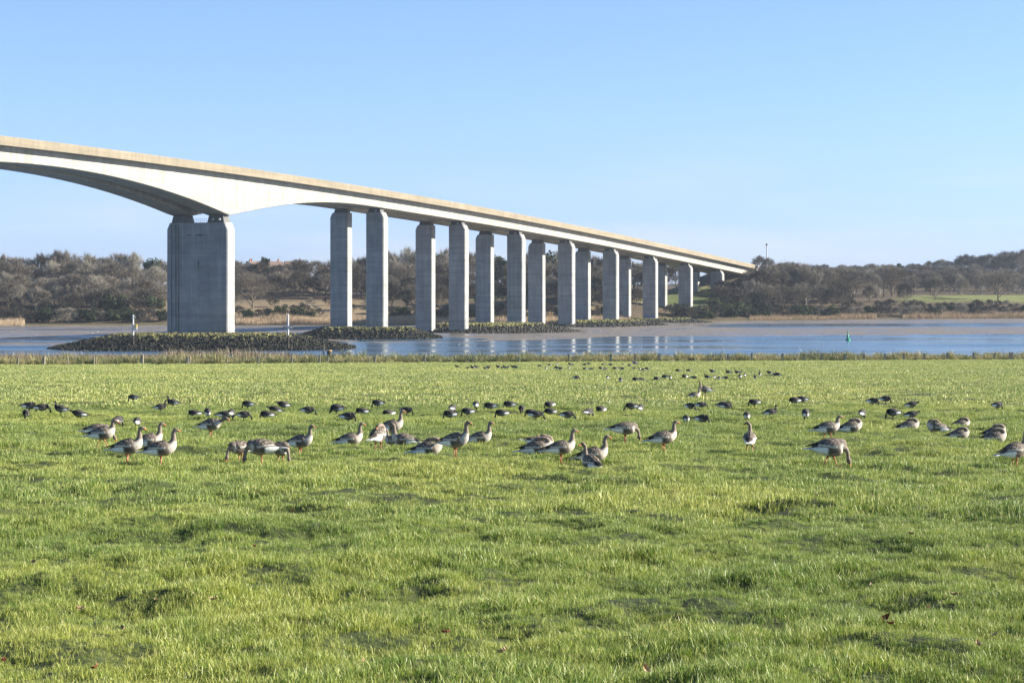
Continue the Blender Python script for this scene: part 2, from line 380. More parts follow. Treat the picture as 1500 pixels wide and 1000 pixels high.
p, s = field_points(29, 85, 66, half=.26, tuft=3.2); scatter('meadow_grass', p, s, cm, 6, 'grazed green grass of the meadow around the geese', M['grass'], 'grass')
p, s = field_points(82, 340, 5.0, half=.275); scatter('meadow_grass', p, s, cf, 5, 'pale green grass of the far meadow up to the fence', M['grass'], 'grass')

# rough bank behind the fence
cr = make_protos("bank_tuft", 6, 46, .45, .25, .95, .035, M['rough_grass'], lean=.6, tipamt=.4)
cmarsh = make_protos("marsh_tuft", 5, 50, .6, .2, .8, .035, M['marsh'], lean=.4, tipamt=.8)
def bank_points(n, px0, px1, d0, d1, prob=None):
    out = []; sc = []
    r = random.Random(n)
    for _ in range(n):
        px = r.uniform(px0, px1); x, y = fence_pt(px); d = r.uniform(d0, d1)
        X, Y = x + FN.x * d, y + FN.y * d
        if prob and r.random() > prob(topx(X, Y), d): continue
        out.append((X, Y, bank_z(X, Y))); sc.append(1.15 * (r.uniform(.45, 1.1) if r.random() < .88 else r.uniform(1.1, 1.7)) * (0.72 + 0.9 * float(fbm(X * .5, Y * .5, 2, 5))))
    return np.array(out), np.array(sc)
p, s = bank_points(5200, -260, 1760, .45, 7.5, lambda q, d: (.30 if (q < 470 and d > 1.5) else 1.0))
scatter('rough_grass', p, s, cr, 6, 'rough tussocky bank grass growing along the wire fence', M['rough_grass'], 'grass')
p, s = bank_points(5600, -260, 560, 9, 48, lambda q, d: (1.0 if d > 24 else .35) * min(1, max(0.1, (520 - q) / 60)))
q_ = topx(p[:, 0], p[:, 1]); s = s * (1.0 + .42 * np.clip((q_ - 215) / 40, 0, 1) * np.clip((460 - q_) / 50, 0, 1))
scatter('marsh_grass', p, s, cmarsh, 5, 'brown marsh grass between the fence and the stone island', M['marsh'], 'grass')

# ------------------------------------------------------------------ river, mud and far land
SH = ([-700, -400, 0, 250, 345, 500, 620, 870, 1000, 1150, 1300, 1500, 1900], [880, 900, 915, 922, 915, 918, 925, 962, 1015, 1055, 1085, 1107, 1130])
def shoreY(px): return np.interp(px, SH[0], SH[1])
PHI = math.atan(1184.5 / F); AX = Vector((math.sin(PHI), math.cos(PHI))); BX = Vector((-math.cos(PHI), math.sin(PHI)))
P0 = Vector((PX(687, 772.8), 772.8))
def br(s, u): p = P0 + AX * s + BX * u; return p.x, p.y
def br_su(X, Y): dx, dy = X - P0.x, Y - P0.y; return dx * AX.x + dy * AX.y, dx * BX.x + dy * BX.y
def land(X, Y):
    X = np.asarray(X, float); Y = np.asarray(Y, float)
    px = topx(X, Y); d = Y - shoreY(px)
    a = np.interp(d, [-60, -14, 0, 12, 45, 85, 140, 200, 400, 1500], [-3, .15, .9, 1.8, 7.6, 11.2, 13.6, 15.5, 17, 20])
    b = np.interp(d, [-60, -14, 0, 12, 60, 130, 250, 420, 650, 900, 1500], [-3, .15, .9, 1.8, 9.3, 12.4, 14, 18, 28.5, 31, 31])
    hs = np.clip((px - 325) / 25, 0, 1) * np.clip((470 - px) / 30, 0, 1) * np.clip((d - 110) / 60, 0, 1)
    a = a + hs * 6.6
    w = np.clip((px - 1080) / 200.0, 0, 1); w = w * w * (3 - 2 * w)
    z = a * (1 - w) + b * w
    z = z + np.clip(d / 40, 0, 1) * (2.2 * fbm(X * .02, Y * .02, 3, 2) + 0.5 * fbm(X * .1, Y * .1, 2, 6))
    s = (X - P0.x) * AX.x + (Y - P0.y) * AX.y; u = (X - P0.x) * BX.x + (Y - P0.y) * BX.y
    e = np.clip((s - 285) / 100.0, 0, 1); lat = np.clip(1 - (np.abs(u - 9.5) - 15) / 22.0, 0, 1)
    tgt = np.interp(s, [270, 295, 345, 375, 410, 440, 700], [2.5, 7.5, 15.5, 18.5, 23.5, 26.5, 28])
    e = e * np.clip((500 - s) / 60.0, 0, 1)
    e = e * lat * lat * (3 - 2 * lat)
    return z * (1 - e) + np.maximum(tgt, z * .6) * e
def land_mesh():
    nq, nd = 420, 150
    q = np.linspace(-900, 2300, nq); dd = np.concatenate([np.linspace(-60, 60, 50), np.linspace(64, 300, 60), np.linspace(310, 1400, nd - 110)])
    Q, D = np.meshgrid(q, dd); Y = shoreY(Q) + D; X = (Q - 750) / F * Y
    Z = land(X, Y)
    idx = np.arange(Q.size).reshape(Q.shape)
    fc = np.stack([idx[:-1, :-1], idx[:-1, 1:], idx[1:, 1:], idx[1:, :-1]], -1).reshape(-1, 4)
    c = np.zeros((Q.size, 3)); Qf, Df = Q.ravel(), D.ravel(); Xf, Yf = X.ravel(), Y.ravel()
    n = fbm(Xf * .05, Yf * .05, 3, 8) + .5
    c[:] = (.085, .065, .042)
    def mix(mask, colr):
        mm = np.clip(mask, 0, 1)[:, None]; c[:] = c * (1 - mm) + np.array(colr) * mm
    mix((1 - np.abs(Df - 48) / 42) * 2.2 * ((Qf > 180) & (Qf < 560)) * (n + .4), (.20, .15, .092))      # bracken slope
    mix(((Qf > 560) & (Qf < 900) & (Df > 20) & (Df < 60)) * (n) * .7, (.24, .18, .10))
    mix(np.clip((Qf - 1300) / 50, 0, 1) * np.clip((Df - 50) / 12, 0, 1) * np.clip((135 - Df) / 20, 0, 1) * (.75 + .5 * n), (.155, .17, .058))   # meadow
    s, u = (Xf - P0.x) * AX.x + (Yf - P0.y) * AX.y, (Xf - P0.x) * BX.x + (Yf - P0.y) * BX.y
    mix(((s > 285) & (s < 372) & (u > -9) & (u < 34)) * (.5 + .5 * n), (.10, .14, .04)); mix(((s > 288) & (s < 372) & (u > -9) & (u < 34)) * np.clip((n - .55) * 6, 0, 1), (.24, .19, .10))                     # embankment
    mix(((Qf > 690) & (Qf < 745) & (Df > 85) & (Df < 110)) * 1.0, (.16, .18, .06))
    mix((Df < -7) * (Df > -18) * 1.0, (.27, .215, .12)); mix((Df >= -7) * (Df < 8) * .8, (.10, .085, .045))
    mix((Df < -22) * 1.0, (.10, .085, .07))
    me = meshnp('hillside', np.stack([X, Y, Z], -1).reshape(-1, 3), fc, col_mat('hillside_ground', .95, .6, .4, 'World', .1), True)
    colattr(me, c); return me
tag(obj('hillside', land_mesh()), kind='structure')

def mud_h(X, Y):
    px = topx(X, Y)
    edge = np.interp(px, [-700, 0, 230, 300, 480, 560, 700, 800, 950, 1100, 1500, 2200], [700, 700, 705, 730, 672, 664, 672, 700, 722, 716, 722, 740])
    n = fbm(X * .011, Y * .004, 4, 14)
    z = (Y - edge) * 0.0034 + .55 * n
    z = np.where(z > .45, .45 + (z - .45) * .25, z)
    bar = np.exp(-((Y - 636) / 14.0) ** 2) * np.clip((180 - px) / 80, 0, 1) * .42 - .18
    pool = np.exp(-((Y - 705 - .02 * (px - 700)) / 26.0) ** 2) * np.clip((px - 480) / 60, 0, 1) * np.clip((760 - px) / 100, 0, 1) * .25
    pool = pool + .85 * np.exp(-((Y - 945 - .05 * (px - 1200)) / 62.0) ** 2) * np.clip((px - 960) / 120, 0, 1) + .45 * np.exp(-((Y - 850) / 40.0) ** 2) * np.clip((260 - px) / 80, 0, 1)
    return np.maximum(z - pool, np.where(px < 200, bar, -1)) + .08 * fbm(X * .08, Y * .05, 3, 4)
def mud_mesh():
    nq, ny = 420, 200
    q = np.linspace(-900, 2300, nq); Q, T = np.meshgrid(q, np.linspace(0, 1, ny))
    Y = 600 + T * (shoreY(Q) + 14 - 600); X = (Q - 750) / F * Y; Z = mud_h(X, Y)
    Z = np.maximum(Z, -1.2); Z[0] = -1.5
    idx = np.arange(Q.size).reshape(Q.shape)
    fc = np.stack([idx[:-1, :-1], idx[:-1, 1:], idx[1:, 1:], idx[1:, :-1]], -1).reshape(-1, 4)
    m, nt, b = nodemat('wet_mud'); L = nt.links.new
    pos = N(nt, "ShaderNodeNewGeometry").outputs["Position"]
    mp = N(nt, "ShaderNodeMapping"); mp.inputs["Scale"].default_value = (.35, .13, 1); L(pos, mp.inputs[0])
    n1 = N(nt, "ShaderNodeTexNoise", Scale=.12, Detail=6, Roughness=.65); L(mp.outputs[0], n1.inputs[0])
    n2 = N(nt, "ShaderNodeTexNoise", Scale=2.2, Detail=4); L(mp.outputs[0], n2.inputs[0])
    r = N(nt, "ShaderNodeValToRGB"); L(n2.outputs[0], r.inputs[0]); r.color_ramp.elements[0].position = .3; r.color_ramp.elements[1].position = .7
    r.color_ramp.elements[0].color = (.095, .080, .066, 1); r.color_ramp.elements[1].color = (.18, .152, .125, 1); L(r.outputs[0], b.inputs["Base Color"])
    mr = N(nt, "ShaderNodeMapRange"); L(n1.outputs[0], mr.inputs[0])
    for i, v in enumerate((.38, .62, .24, .72)): mr.inputs[i + 1].default_value = v
    L(mr.outputs[0], b.inputs["Roughness"]); b.inputs["Specular IOR Level"].default_value = .5
    bp = N(nt, "ShaderNodeBump", Strength=.6, Distance=.25); L(n2.outputs[0], bp.inputs["Height"]); L(bp.outputs[0], b.inputs["Normal"])
    return meshnp('mudflat', np.stack([X, Y, Z], -1).reshape(-1, 3), fc, m, True)
tag(obj('mudflat', mud_mesh()), kind='structure')

def water_mat():
    m, nt, b = nodemat('river_water'); L = nt.links.new
    pos = N(nt, "ShaderNodeNewGeometry").outputs["Position"]
    b.inputs["Base Color"].default_value = (.045, .085, .135, 1); b.inputs["IOR"].default_value = 1.33; b.inputs["Specular IOR Level"].default_value = .5
    mp = N(nt, "ShaderNodeMapping"); mp.inputs["Scale"].default_value = (.010, .045, 1); L(pos, mp.inputs[0])
    n0 = N(nt, "ShaderNodeTexNoise", Scale=1, Detail=4); L(mp.outputs[0], n0.inputs[0])
    mr = N(nt, "ShaderNodeMapRange"); L(n0.outputs[0], mr.inputs[0])
    for i, v in enumerate((.42, .60, .10, .30)): mr.inputs[i + 1].default_value = v
    L(mr.outputs[0], b.inputs["Roughness"])
    mp2 = N(nt, "ShaderNodeMapping"); mp2.inputs["Scale"].default_value = (.7, 1.1, 1); L(pos, mp2.inputs[0])
    n1 = N(nt, "ShaderNodeTexNoise", Scale=.9, Detail=5, Roughness=.6); L(mp2.outputs[0], n1.inputs[0])
    ms = N(nt, "ShaderNodeMapRange"); L(n0.outputs[0], ms.inputs[0])
    for i, v in enumerate((.42, .60, .06, .26)): ms.inputs[i + 1].default_value = v
    bp = N(nt, "ShaderNodeBump", Distance=.35); L(ms.outputs[0], bp.inputs["Strength"]); L(n1.outputs[0], bp.inputs["Height"]); L(bp.outputs[0], b.inputs["Normal"])
    return m
tag(obj('river', meshpy('river', [(-1340, 280, 0), (1340, 280, 0), (1340, 1250, 0), (-1340, 1250, 0)], [(0, 1, 2, 3)], water_mat())), kind='structure')

# ------------------------------------------------------------------ bridge
def px_to_s(px, u):
    k = (px - 750) / F
    X0, Y0 = P0.x + BX.x * u, P0.y + BX.y * u
    s = (k * Y0 - X0) / (AX.x - k * AX.y)
    return s, Y0 + AX.y * s
top_px = [(0, 198), (75, 208), (150, 217), (225, 227.2), (300, 237.6), (375, 248.6), (425, 257), (525, 272.3), (600, 283.9), (725, 306.5), (825, 325.5), (875, 336.3), (950, 352.8), (1025, 370), (1100, 386)]
bot_px = [(0, 236.8), (37, 239.5), (75, 243.8), (112, 248.8), (150, 255), (187, 263.8), (225, 273.8), (262, 286), (300, 299.5), (333, 314)]
bot_px2 = [(336, 315), (365, 310), (395, 303.8), (425, 299), (450, 297.2), (475, 297), (525, 300), (550, 302.5), (600, 309.6)]
UN, WP = -2.3, 19.5           # near parapet line, pier width across the bridge
def conv(lst, u): return np.array([(lambda t: (t[0], PZ(py, t[1])))(px_to_s(px, u)) for px, py in lst])
ct = conv(top_px, UN); TOP = np.polyfit(ct[:, 0], ct[:, 1], 3)
def z_top(s): return float(np.polyval(TOP, s))
cb1 = conv(bot_px, 0.4); cb2 = conv(bot_px2, 0.4)
S_MAIN = -178.0
dep1 = np.polyfit(cb1[:, 0], [z_top(a) - b for a, b in cb1], 3); dep2 = np.polyfit(cb2[:, 0], [z_top(a) - b for a, b in cb2], 4)
DEP_A = 5.7
def depth(s):
    mid = S_MAIN - 2.3 - 95
    if s < mid: s = 2 * mid - s
    if s < S_MAIN - 2.3: return float(np.polyval(dep1, max(s, cb1[0, 0])))
    if s < cb2[-1, 0]:
        e = max(0, min(1, (s - cb2[-3, 0]) / (cb2[-1, 0] - cb2[-3, 0])))
        return float(np.polyval(dep2, max(s, cb2[0, 0]))) * (1 - e) + DEP_A * e
    return DEP_A
S0, S1 = -520.0, 414.0
stations = sorted(set([S0 + i * 6.0 for i in range(int((S1 - S0) / 6))] + [S_MAIN - 2.3, S_MAIN - 190.0, S1]))
bridge = empty('road_bridge', (*br(S_MAIN, 9.5), 0.0))
def bl(p): return (p[0] - bridge.location.x, p[1] - bridge.location.y, p[2])
def bp3(s, u, z): x, y = br(s, u); return bl((x, y, z))
def sweep(name, prof, mat, s_list=None):
    """prof(s) -> closed list of (u,z)"""
    mb = MB(); ss = s_list or stations; v = []; f = []; n = None
    for s in ss:
        pr = prof(s); n = len(pr); v += [bp3(s, u, z) for u, z in pr]
    for i in range(len(ss) - 1):
        for j in range(n): f.append((i * n + j, i * n + (j + 1) % n, (i + 1) * n + (j + 1) % n, (i + 1) * n + j))
    f += [tuple(range(n)), tuple((len(ss) - 1) * n + j for j in range(n - 1, -1, -1))]
    mb.add(v, f)
    o = mb.build(name, mat, bridge)
    bm = bmesh.new(); bm.from_mesh(o.data); bmesh.ops.recalc_face_normals(bm, faces=bm.faces); bm.to_mesh(o.data); bm.free()
    return o
def zr(s): return z_top(s) - 1.15
def girder_prof(u0, u1):
    def p(s):
        zb = z_top(s) - depth(s); zt = zr(s) - .55
        return [(u0, zt), (u0 + .1, zb + .15), (u0 + .3, zb), (u1 - .3, zb), (u1 - .1, zb + .15), (u1, zt)]
    return p
tag(sweep('near_box_girder', girder_prof(.3, 7.7), M['web']), 'sunlit near box girder, haunched over the wide pier')
tag(sweep('far_box_girder', girder_prof(11.8, 19.2), M['web']), 'shaded far box girder seen beneath the near one')
def slab(s):
    z = zr(s); return [(UN + .3, z), (WP - UN - .3, z), (WP - UN - .3, z - .4), (19.3, z - .85), (11.7, z - .85), (10.5, z - .55), (9, z - .55), (7.8, z - .85), (.2, z - .85), (UN + .3, z - .4)]
sweep('deck_slab', slab, M['web'])
def par_prof(u, sgn):
    def p(s):
        z = zr(s); a = [(u, z + 1.15), (u + sgn * .28, z + 1.15), (u + sgn * .30, z + .01), (u + sgn * .30, z - .45), (u + sgn * .16, z - 1.0), (u - sgn * .04, z - 1.0), (u - sgn * .04, z + .95)]
        return a
    return p
sweep('near_parapet', par_prof(UN, 1), M['parapet']); sweep('far_parapet', par_prof(WP - UN, -1), M['parapet'])
sweep('carriageway', lambda s: [(-1.9, zr(s) + .006), (21.4, zr(s) + .006), (21.4, zr(s) + .05), (-1.9, zr(s) + .05)], M['road'])
sweep('central_barrier', lambda s: [(9.6, zr(s) + .054), (9.9, zr(s) + .054), (9.85, zr(s) + .85), (9.65, zr(s) + .85)], M['parapet'])
# piers
def pier_mesh(name, s0, s1, u0, u1, zb, zt, ch0, ch1, cut=3.4):
    """wall with sloped shoulders (ch0 near side, ch1 far side) and small arris chamfers"""
    mb = MB(); e = .28
    def ring(z, a, b):
        return [(s0 + e, a), (s1 - e, a), (s1, a + e), (s1, b - e), (s1 - e, b), (s0 + e, b), (s0, b - e), (s0, a + e)]
    levels = [(zb, u0, u1), (zt - cut, u0, u1), (zt, u0 + ch0, u1 - ch1)]
    v = []
    for z, a, b in levels: v += [bp3(s, u, z) for s, u in ring(z, a, b)]
    f = []
    for i in range(len(levels) - 1):
        for j in range(8): f.append((i * 8 + j, i * 8 + (j + 1) % 8, (i + 1) * 8 + (j + 1) % 8, (i + 1) * 8 + j))
    f += [tuple(range(8)), tuple(range(len(levels) * 8 - 1, len(levels) * 8 - 9, -1))]
    mb.add(v, f); o = mb.build(name, M['pier'], bridge)
    bm = bmesh.new(); bm.from_mesh(o.data); bmesh.ops.recalc_face_normals(bm, faces=bm.faces); bm.to_mesh(o.data); bm.free()
    return o
def plinth(parent, s0, s1, u0, u1, z0, z1, fl):
    mb = MB()
    b = [(s0, u0 - fl), (s1, u0 - fl), (s1, u1 + fl), (s0, u1 + fl)]; t = [(s0 + .2, u0), (s1 - .2, u0), (s1 - .2, u1), (s0 + .2, u1)]
    mb.hexa([bp3(*q, z0) for q in b], [bp3(*q, z1) for q in t]); o = mb.build('bearing', M['bearing'], parent)
    o.matrix_parent_inverse = Matrix.Identity(4); return o
def drum(parent, s, u, z, r=.55):
    mb = MB(); c = bp3(s, u, z); d = bp3(s + .5, u, z); mb.tube(c, d, r, r, 10); return mb.build('bearing_roller', M['galv'], parent)
def railing(parent, s, u0, u1, z, h=1.1):
    mb = MB(); n = 9
    for i in range(n + 1):
        u = u0 + (u1 - u0) * i / n; mb.tube(bp3(s, u, z), bp3(s, u, z + h), .04, .04, 4)
    for k in (.5, 1.0): mb.tube(bp3(s, u0, z + h * k), bp3(s, u1, z + h * k), .035, .035, 4)
    return mb.build('railing', M['galv'], parent)
for sm, lab in ((S_MAIN, 'wide wall pier standing on the stone island'), (S_MAIN - 190 + 4.6, 'wide wall pier across the channel')):
    sc = sm - 2.3; zs = z_top(sc) - depth(sc); zt = zs - 2.1
    pr = tag(pier_mesh('pier', sm - 4.65, sm, 0, WP, -3, zt, 0.85, 0.85, 1.9), lab)
    plinth(pr, sm - 4.2, sm - .5, 1.8, 6.2, zt + .003, zs + .02, .5); plinth(pr, sm - 4.2, sm - .5, 13.3, 17.7, zt + .003, zs + .02, .5)
    drum(pr, sm - 4.75, 2.6, zt + .85, .35); drum(pr, sm - 4.75, 4.6, zt + .9, .35); railing(pr, sm - 4.3, 6.8, 12.7, zt)
main_pier = [o for o in bridge.children if 'stone island' in o.get('label', '')][0]
zt_m = z_top(S_MAIN - 2.3) - depth(S_MAIN - 2.3) - 2.1
for u in (15.6, 16.5, 17.9):                                    # thin dark tubes drawing vertical lines down the broad face
    mb = MB(); mb.tube(bp3(S_MAIN - 4.75, u, 3.2), bp3(S_MAIN - 4.75, u, zt_m - .6), .11, .11, 6); mb.build('drain_pipe', M['bearing'], main_pier)
M['stain'] = noise_mat('seepage_stain', (.03, .035, .03), (.09, .095, .085), 1.5, .9, coord='World')
def stain(u0, u1, z, h, seed):
    r = random.Random(seed); n = 12; v = []; f = []
    for i in range(n + 1):
        t = i / n; u = u0 + (u1 - u0) * t; hh = h * (.25 + r.random()) * math.sin(math.pi * min(1, max(.06, t)) * .96 + .06)
        v += [bp3(S_MAIN - 4.654, u, z - hh), bp3(S_MAIN - 4.654, u, z + hh * .6), bp3(S_MAIN - 4.648, u, z + hh * .6), bp3(S_MAIN - 4.648, u, z - hh)]
    for i in range(n):
        for k in range(4): a, b = i * 4 + k, i * 4 + (k + 1) % 4; f.append((a, b, b + 4, a + 4))
    mb = MB(); mb.add(v, f); mb.build('seepage_stain', M['stain'], main_pier)
stain(11.2, 13.6, zt_m - 3.5, .22, 1); stain(7.2, 10.2, zt_m - 3.5, .34, 2); stain(9.05, 9.45, zt_m - 11.5, 2.2, 3)
pier_s = [-71.5] + [59.0 * i for i in range(0, 7)]
pier_base = {}
ordn = ['first', 'second', 'third', 'fourth', 'fifth', 'sixth', 'seventh', 'eighth']
for i, s in enumerate(pier_s):
    t = 3.9; sc = s - t / 2; zs = z_top(sc) - depth(sc); zt = zs - (1.35 if i < 7 else 1.0)
    X, Y = br(s, 4); zb = -2.5
    if s > 220: zb = float(min(land(*br(s, 3)), land(*br(s - t, 3)), land(*br(s, 17)))) - 2.0
    cut = 1.6 if i < 6 else 1.3
    for (u0, u1, c0, c1, w) in ((0, 6.4, .75, 0.0, 'near'), (13.1, WP, 0.0, .75, 'far')):
        pr = tag(pier_mesh('pier', s - t, s, u0, u1, zb, zt, c0, c1, cut), '%s column of the %s pier pair beyond the wide pier' % (w, ordn[i]))
        plinth(pr, s - t + .4, s - .4, u0 + 1.6 if c0 else u0 + .9, u1 - 1.6 if c1 else u1 - .9, zt + .003, zs + .02, .35)
        if w == 'near' : drum(pr, s - t - .02, 2.9, zt + .5, .3)
        if i in (5, 6):                                          # blue sprayed lettering at the foot, broad shaded face
            za = float(1.9); g = MB(); rr = random.Random(i * 3 + len(w)); u = u0 + .6
            for k in range(5):
                wd = (u1 - u0 - 1.2) / 5 * .86; hh = rr.uniform(1.6, 2.1); sl = rr.uniform(-.15, .15)
                g.hexa([bp3(s - t - .012, u, za), bp3(s - t - .012, u + wd, za), bp3(s - t - .004, u + wd, za), bp3(s - t - .004, u, za)],
                       [bp3(s - t - .012, u + wd * .16 + sl, za + hh), bp3(s - t - .012, u + wd * .84 + sl, za + hh * .9), bp3(s - t - .004, u + wd * .84 + sl, za + hh * .9), bp3(s - t - .004, u + wd * .16 + sl, za + hh)])
                u += (u1 - u0 - 1.2) / 5
            tag(g.build('graffiti', M['blue_spray'], pr), 'blue spray-painted block tag')
        if i == 7 - 0 - 1 + 0 and False: pass
        if i == 6 + 0 and w == 'near': pass
# white tag on the near column of the seventh pair: outlined capital strokes
def strokes(parent, s, ub, zb_, hgt):
    L_ = {'P': [(0, 0, 0, 1), (0, 1, .6, 1), (.6, 1, .6, .5), (.6, .5, 0, .5)], 'V': [(0, 1, .35, 0), (.35, 0, .7, 1)], 'S': [(.6, 1, 0, .9), (0, .9, 0, .5), (0, .5, .6, .5), (.6, .5, .6, .1), (.6, .1, 0, 0)],
          'K': [(0, 0, 0, 1), (0, .45, .6, 1), (0, .5, .6, 0)]}
    mb = MB(); u = ub
    for ch in 'PVSK':
        for a, b, c, d in L_[ch]: mb.tube(bp3(s, u - a * hgt * .75, zb_ + b * hgt), bp3(s, u - c * hgt * .75, zb_ + d * hgt), .09, .09, 4)
        u -= hgt * .85
    return tag(mb.build('graffiti', M['white_spray'], parent), 'white spray-painted letters near the ground')
nb = [o for o in bridge.children if o.name.startswith('pier') and 'near column of the seventh' in o.get('label', '')][0]
gz = float(land(*br(295 - 3.9, 3)))
strokes(nb, 295 - 3.93, 5.4, gz + .5, 1.15)
tag(bridge, 'long pale concrete road bridge on tall piers crossing the river', 'bridge')
# abutment with end blocks and stair rail
ab = MB(); za = z_top(414) - DEP_A - .1
ab.hexa([bp3(s, u, 8) for s, u in ((412, -1.5), (420, -1.5), (420, 21), (412, 21))], [bp3(s, u, za) for s, u in ((412, -1.5), (420, -1.5), (420, 21), (412, 21))])
ab.hexa([bp3(s, u, 8) for s, u in ((414.3, -1.5), (421, -1.5), (421, 21), (414.3, 21))], [bp3(s, u, z_top(416) - 1.2) for s, u in ((414.3, -1.5), (421, -1.5), (421, 21), (414.3, 21))])
ab_o = ab.build('abutment', M['pier'], bridge)
eb = MB(); z = z_top(415)
eb.hexa([bp3(s, u, z - 1.4) for s, u in ((414.2, -2.7), (416.6, -2.7), (416.6, -1.9), (414.2, -1.9))], [bp3(s, u, z + .1) for s, u in ((414.2, -2.7), (416.6, -2.7), (416.6, -1.9), (414.2, -1.9))])
eb.build('parapet_end_block', M['white_paint'], ab_o)
rl = MB(); rl.tube(bp3(414.5, -3.0, z - .9), bp3(423, -7.0, z - 6), .16, .16, 6); rl.build('stair_rail', M['white_paint'], ab_o)

# ------------------------------------------------------------------ stone islands round the piers
def island(name_label, cx, cy, lx, ly, h, rot, n, seed, grid):
    root = empty('stone_island', (cx, cy, 0), rot); r = random.Random(seed)
    def hz(a, b):
        k = (abs(a / lx) ** 2.6 + abs(b / ly) ** 2.6) ** (1 / 2.6)
        return h * max(-.25, min(1.0, (1 - k) / .42)), k
    nx, ny = 90, 46; v = []; f = []
    for j in range(ny):
        for i in range(nx):
            a = (i / (nx - 1) * 2 - 1) * lx * 1.06; b = (j / (ny - 1) * 2 - 1) * ly * 1.06
            z, k = hz(a, b); v.append((a, b, z - .15 + .25 * float(fbm(a * .3 + seed, b * .3, 2, seed))))
    for j in range(ny - 1):
        for i in range(nx - 1): q = j * nx + i; f.append((q, q + 1, q + nx + 1, q + nx))
    obj('mound', meshpy('mound', v, f, M['stone'], True), root)
    # armour blocks set in slanting courses
    parts = {'stone': MB(), 'stone_moss': MB()}
    st = 1.0 if grid else 1.15
    na, nb_ = int(2 * lx / st), int(2 * ly / st)
    for j in range(nb_):
        for i in range(na):
            a = -lx + (i + .5 * (j % 2)) * st + r.gauss(0, .06 if grid else .3); b = -ly + j * st + r.gauss(0, .06 if grid else .3)
            if b > ly * .35: continue
            z, k = hz(a, b)
            if k > 1.02: continue
            e = st * r.uniform(.24, .56); hh = r.uniform(.15, .6)
            key = 'stone_moss' if (z > h * .93 and r.random() < .8) or (z > h * .7 and r.random() < .18) else 'stone'
            t = r.uniform(-.5, .5); c, s_ = math.cos(t), math.sin(t)
            bb = [(a + (p * c - q * s_) * e, b + (p * s_ + q * c) * e) for p, q in ((-1, -1), (1, -1), (1, 1), (-1, 1))]
            tl = r.uniform(-.12, .12)
            parts[key].hexa([(p, q, z - .3) for p, q in bb], [(a + (p - a) * .72, b + (q - b) * .72, z + hh + tl * (w - 1.5)) for w, (p, q) in enumerate(bb)])
    for key, mb in parts.items():
        if mb.v: tag(mb.build('armour_stones', M[key], root), kind='stuff')
    return tag(root, name_label, 'stone island', 'stone islands under the piers')
island('long dark stone island round the foot of the wide pier', PX(296, 588), 592, 42, 25, 3.6, R(3), 0, 3, True)
x1, y1 = br(-73, 9); island('dark stone island under the first pair of slim columns', x1 + 2, y1 - 2, 25, 17, 3.3, R(4), 0, 5, True)
x1, y1 = br(24, 9); island('dark mossy stone bank under the second and third column pairs', x1 + 7, y1 - 1, 34, 30, 3.0, R(50), 0, 8, False)
x1, y1 = br(147, 9); island('dark mossy stone bank under the fourth and fifth column pairs', x1 + 7, y1, 44, 26, 2.3, R(62), 0, 9, False)
x1, y1 = br(236, 8); island('low stone bank at the far shore under the sixth column pair', x1 + 6, y1 + 2, 30, 20, 2.0, R(40), 0, 12, False)

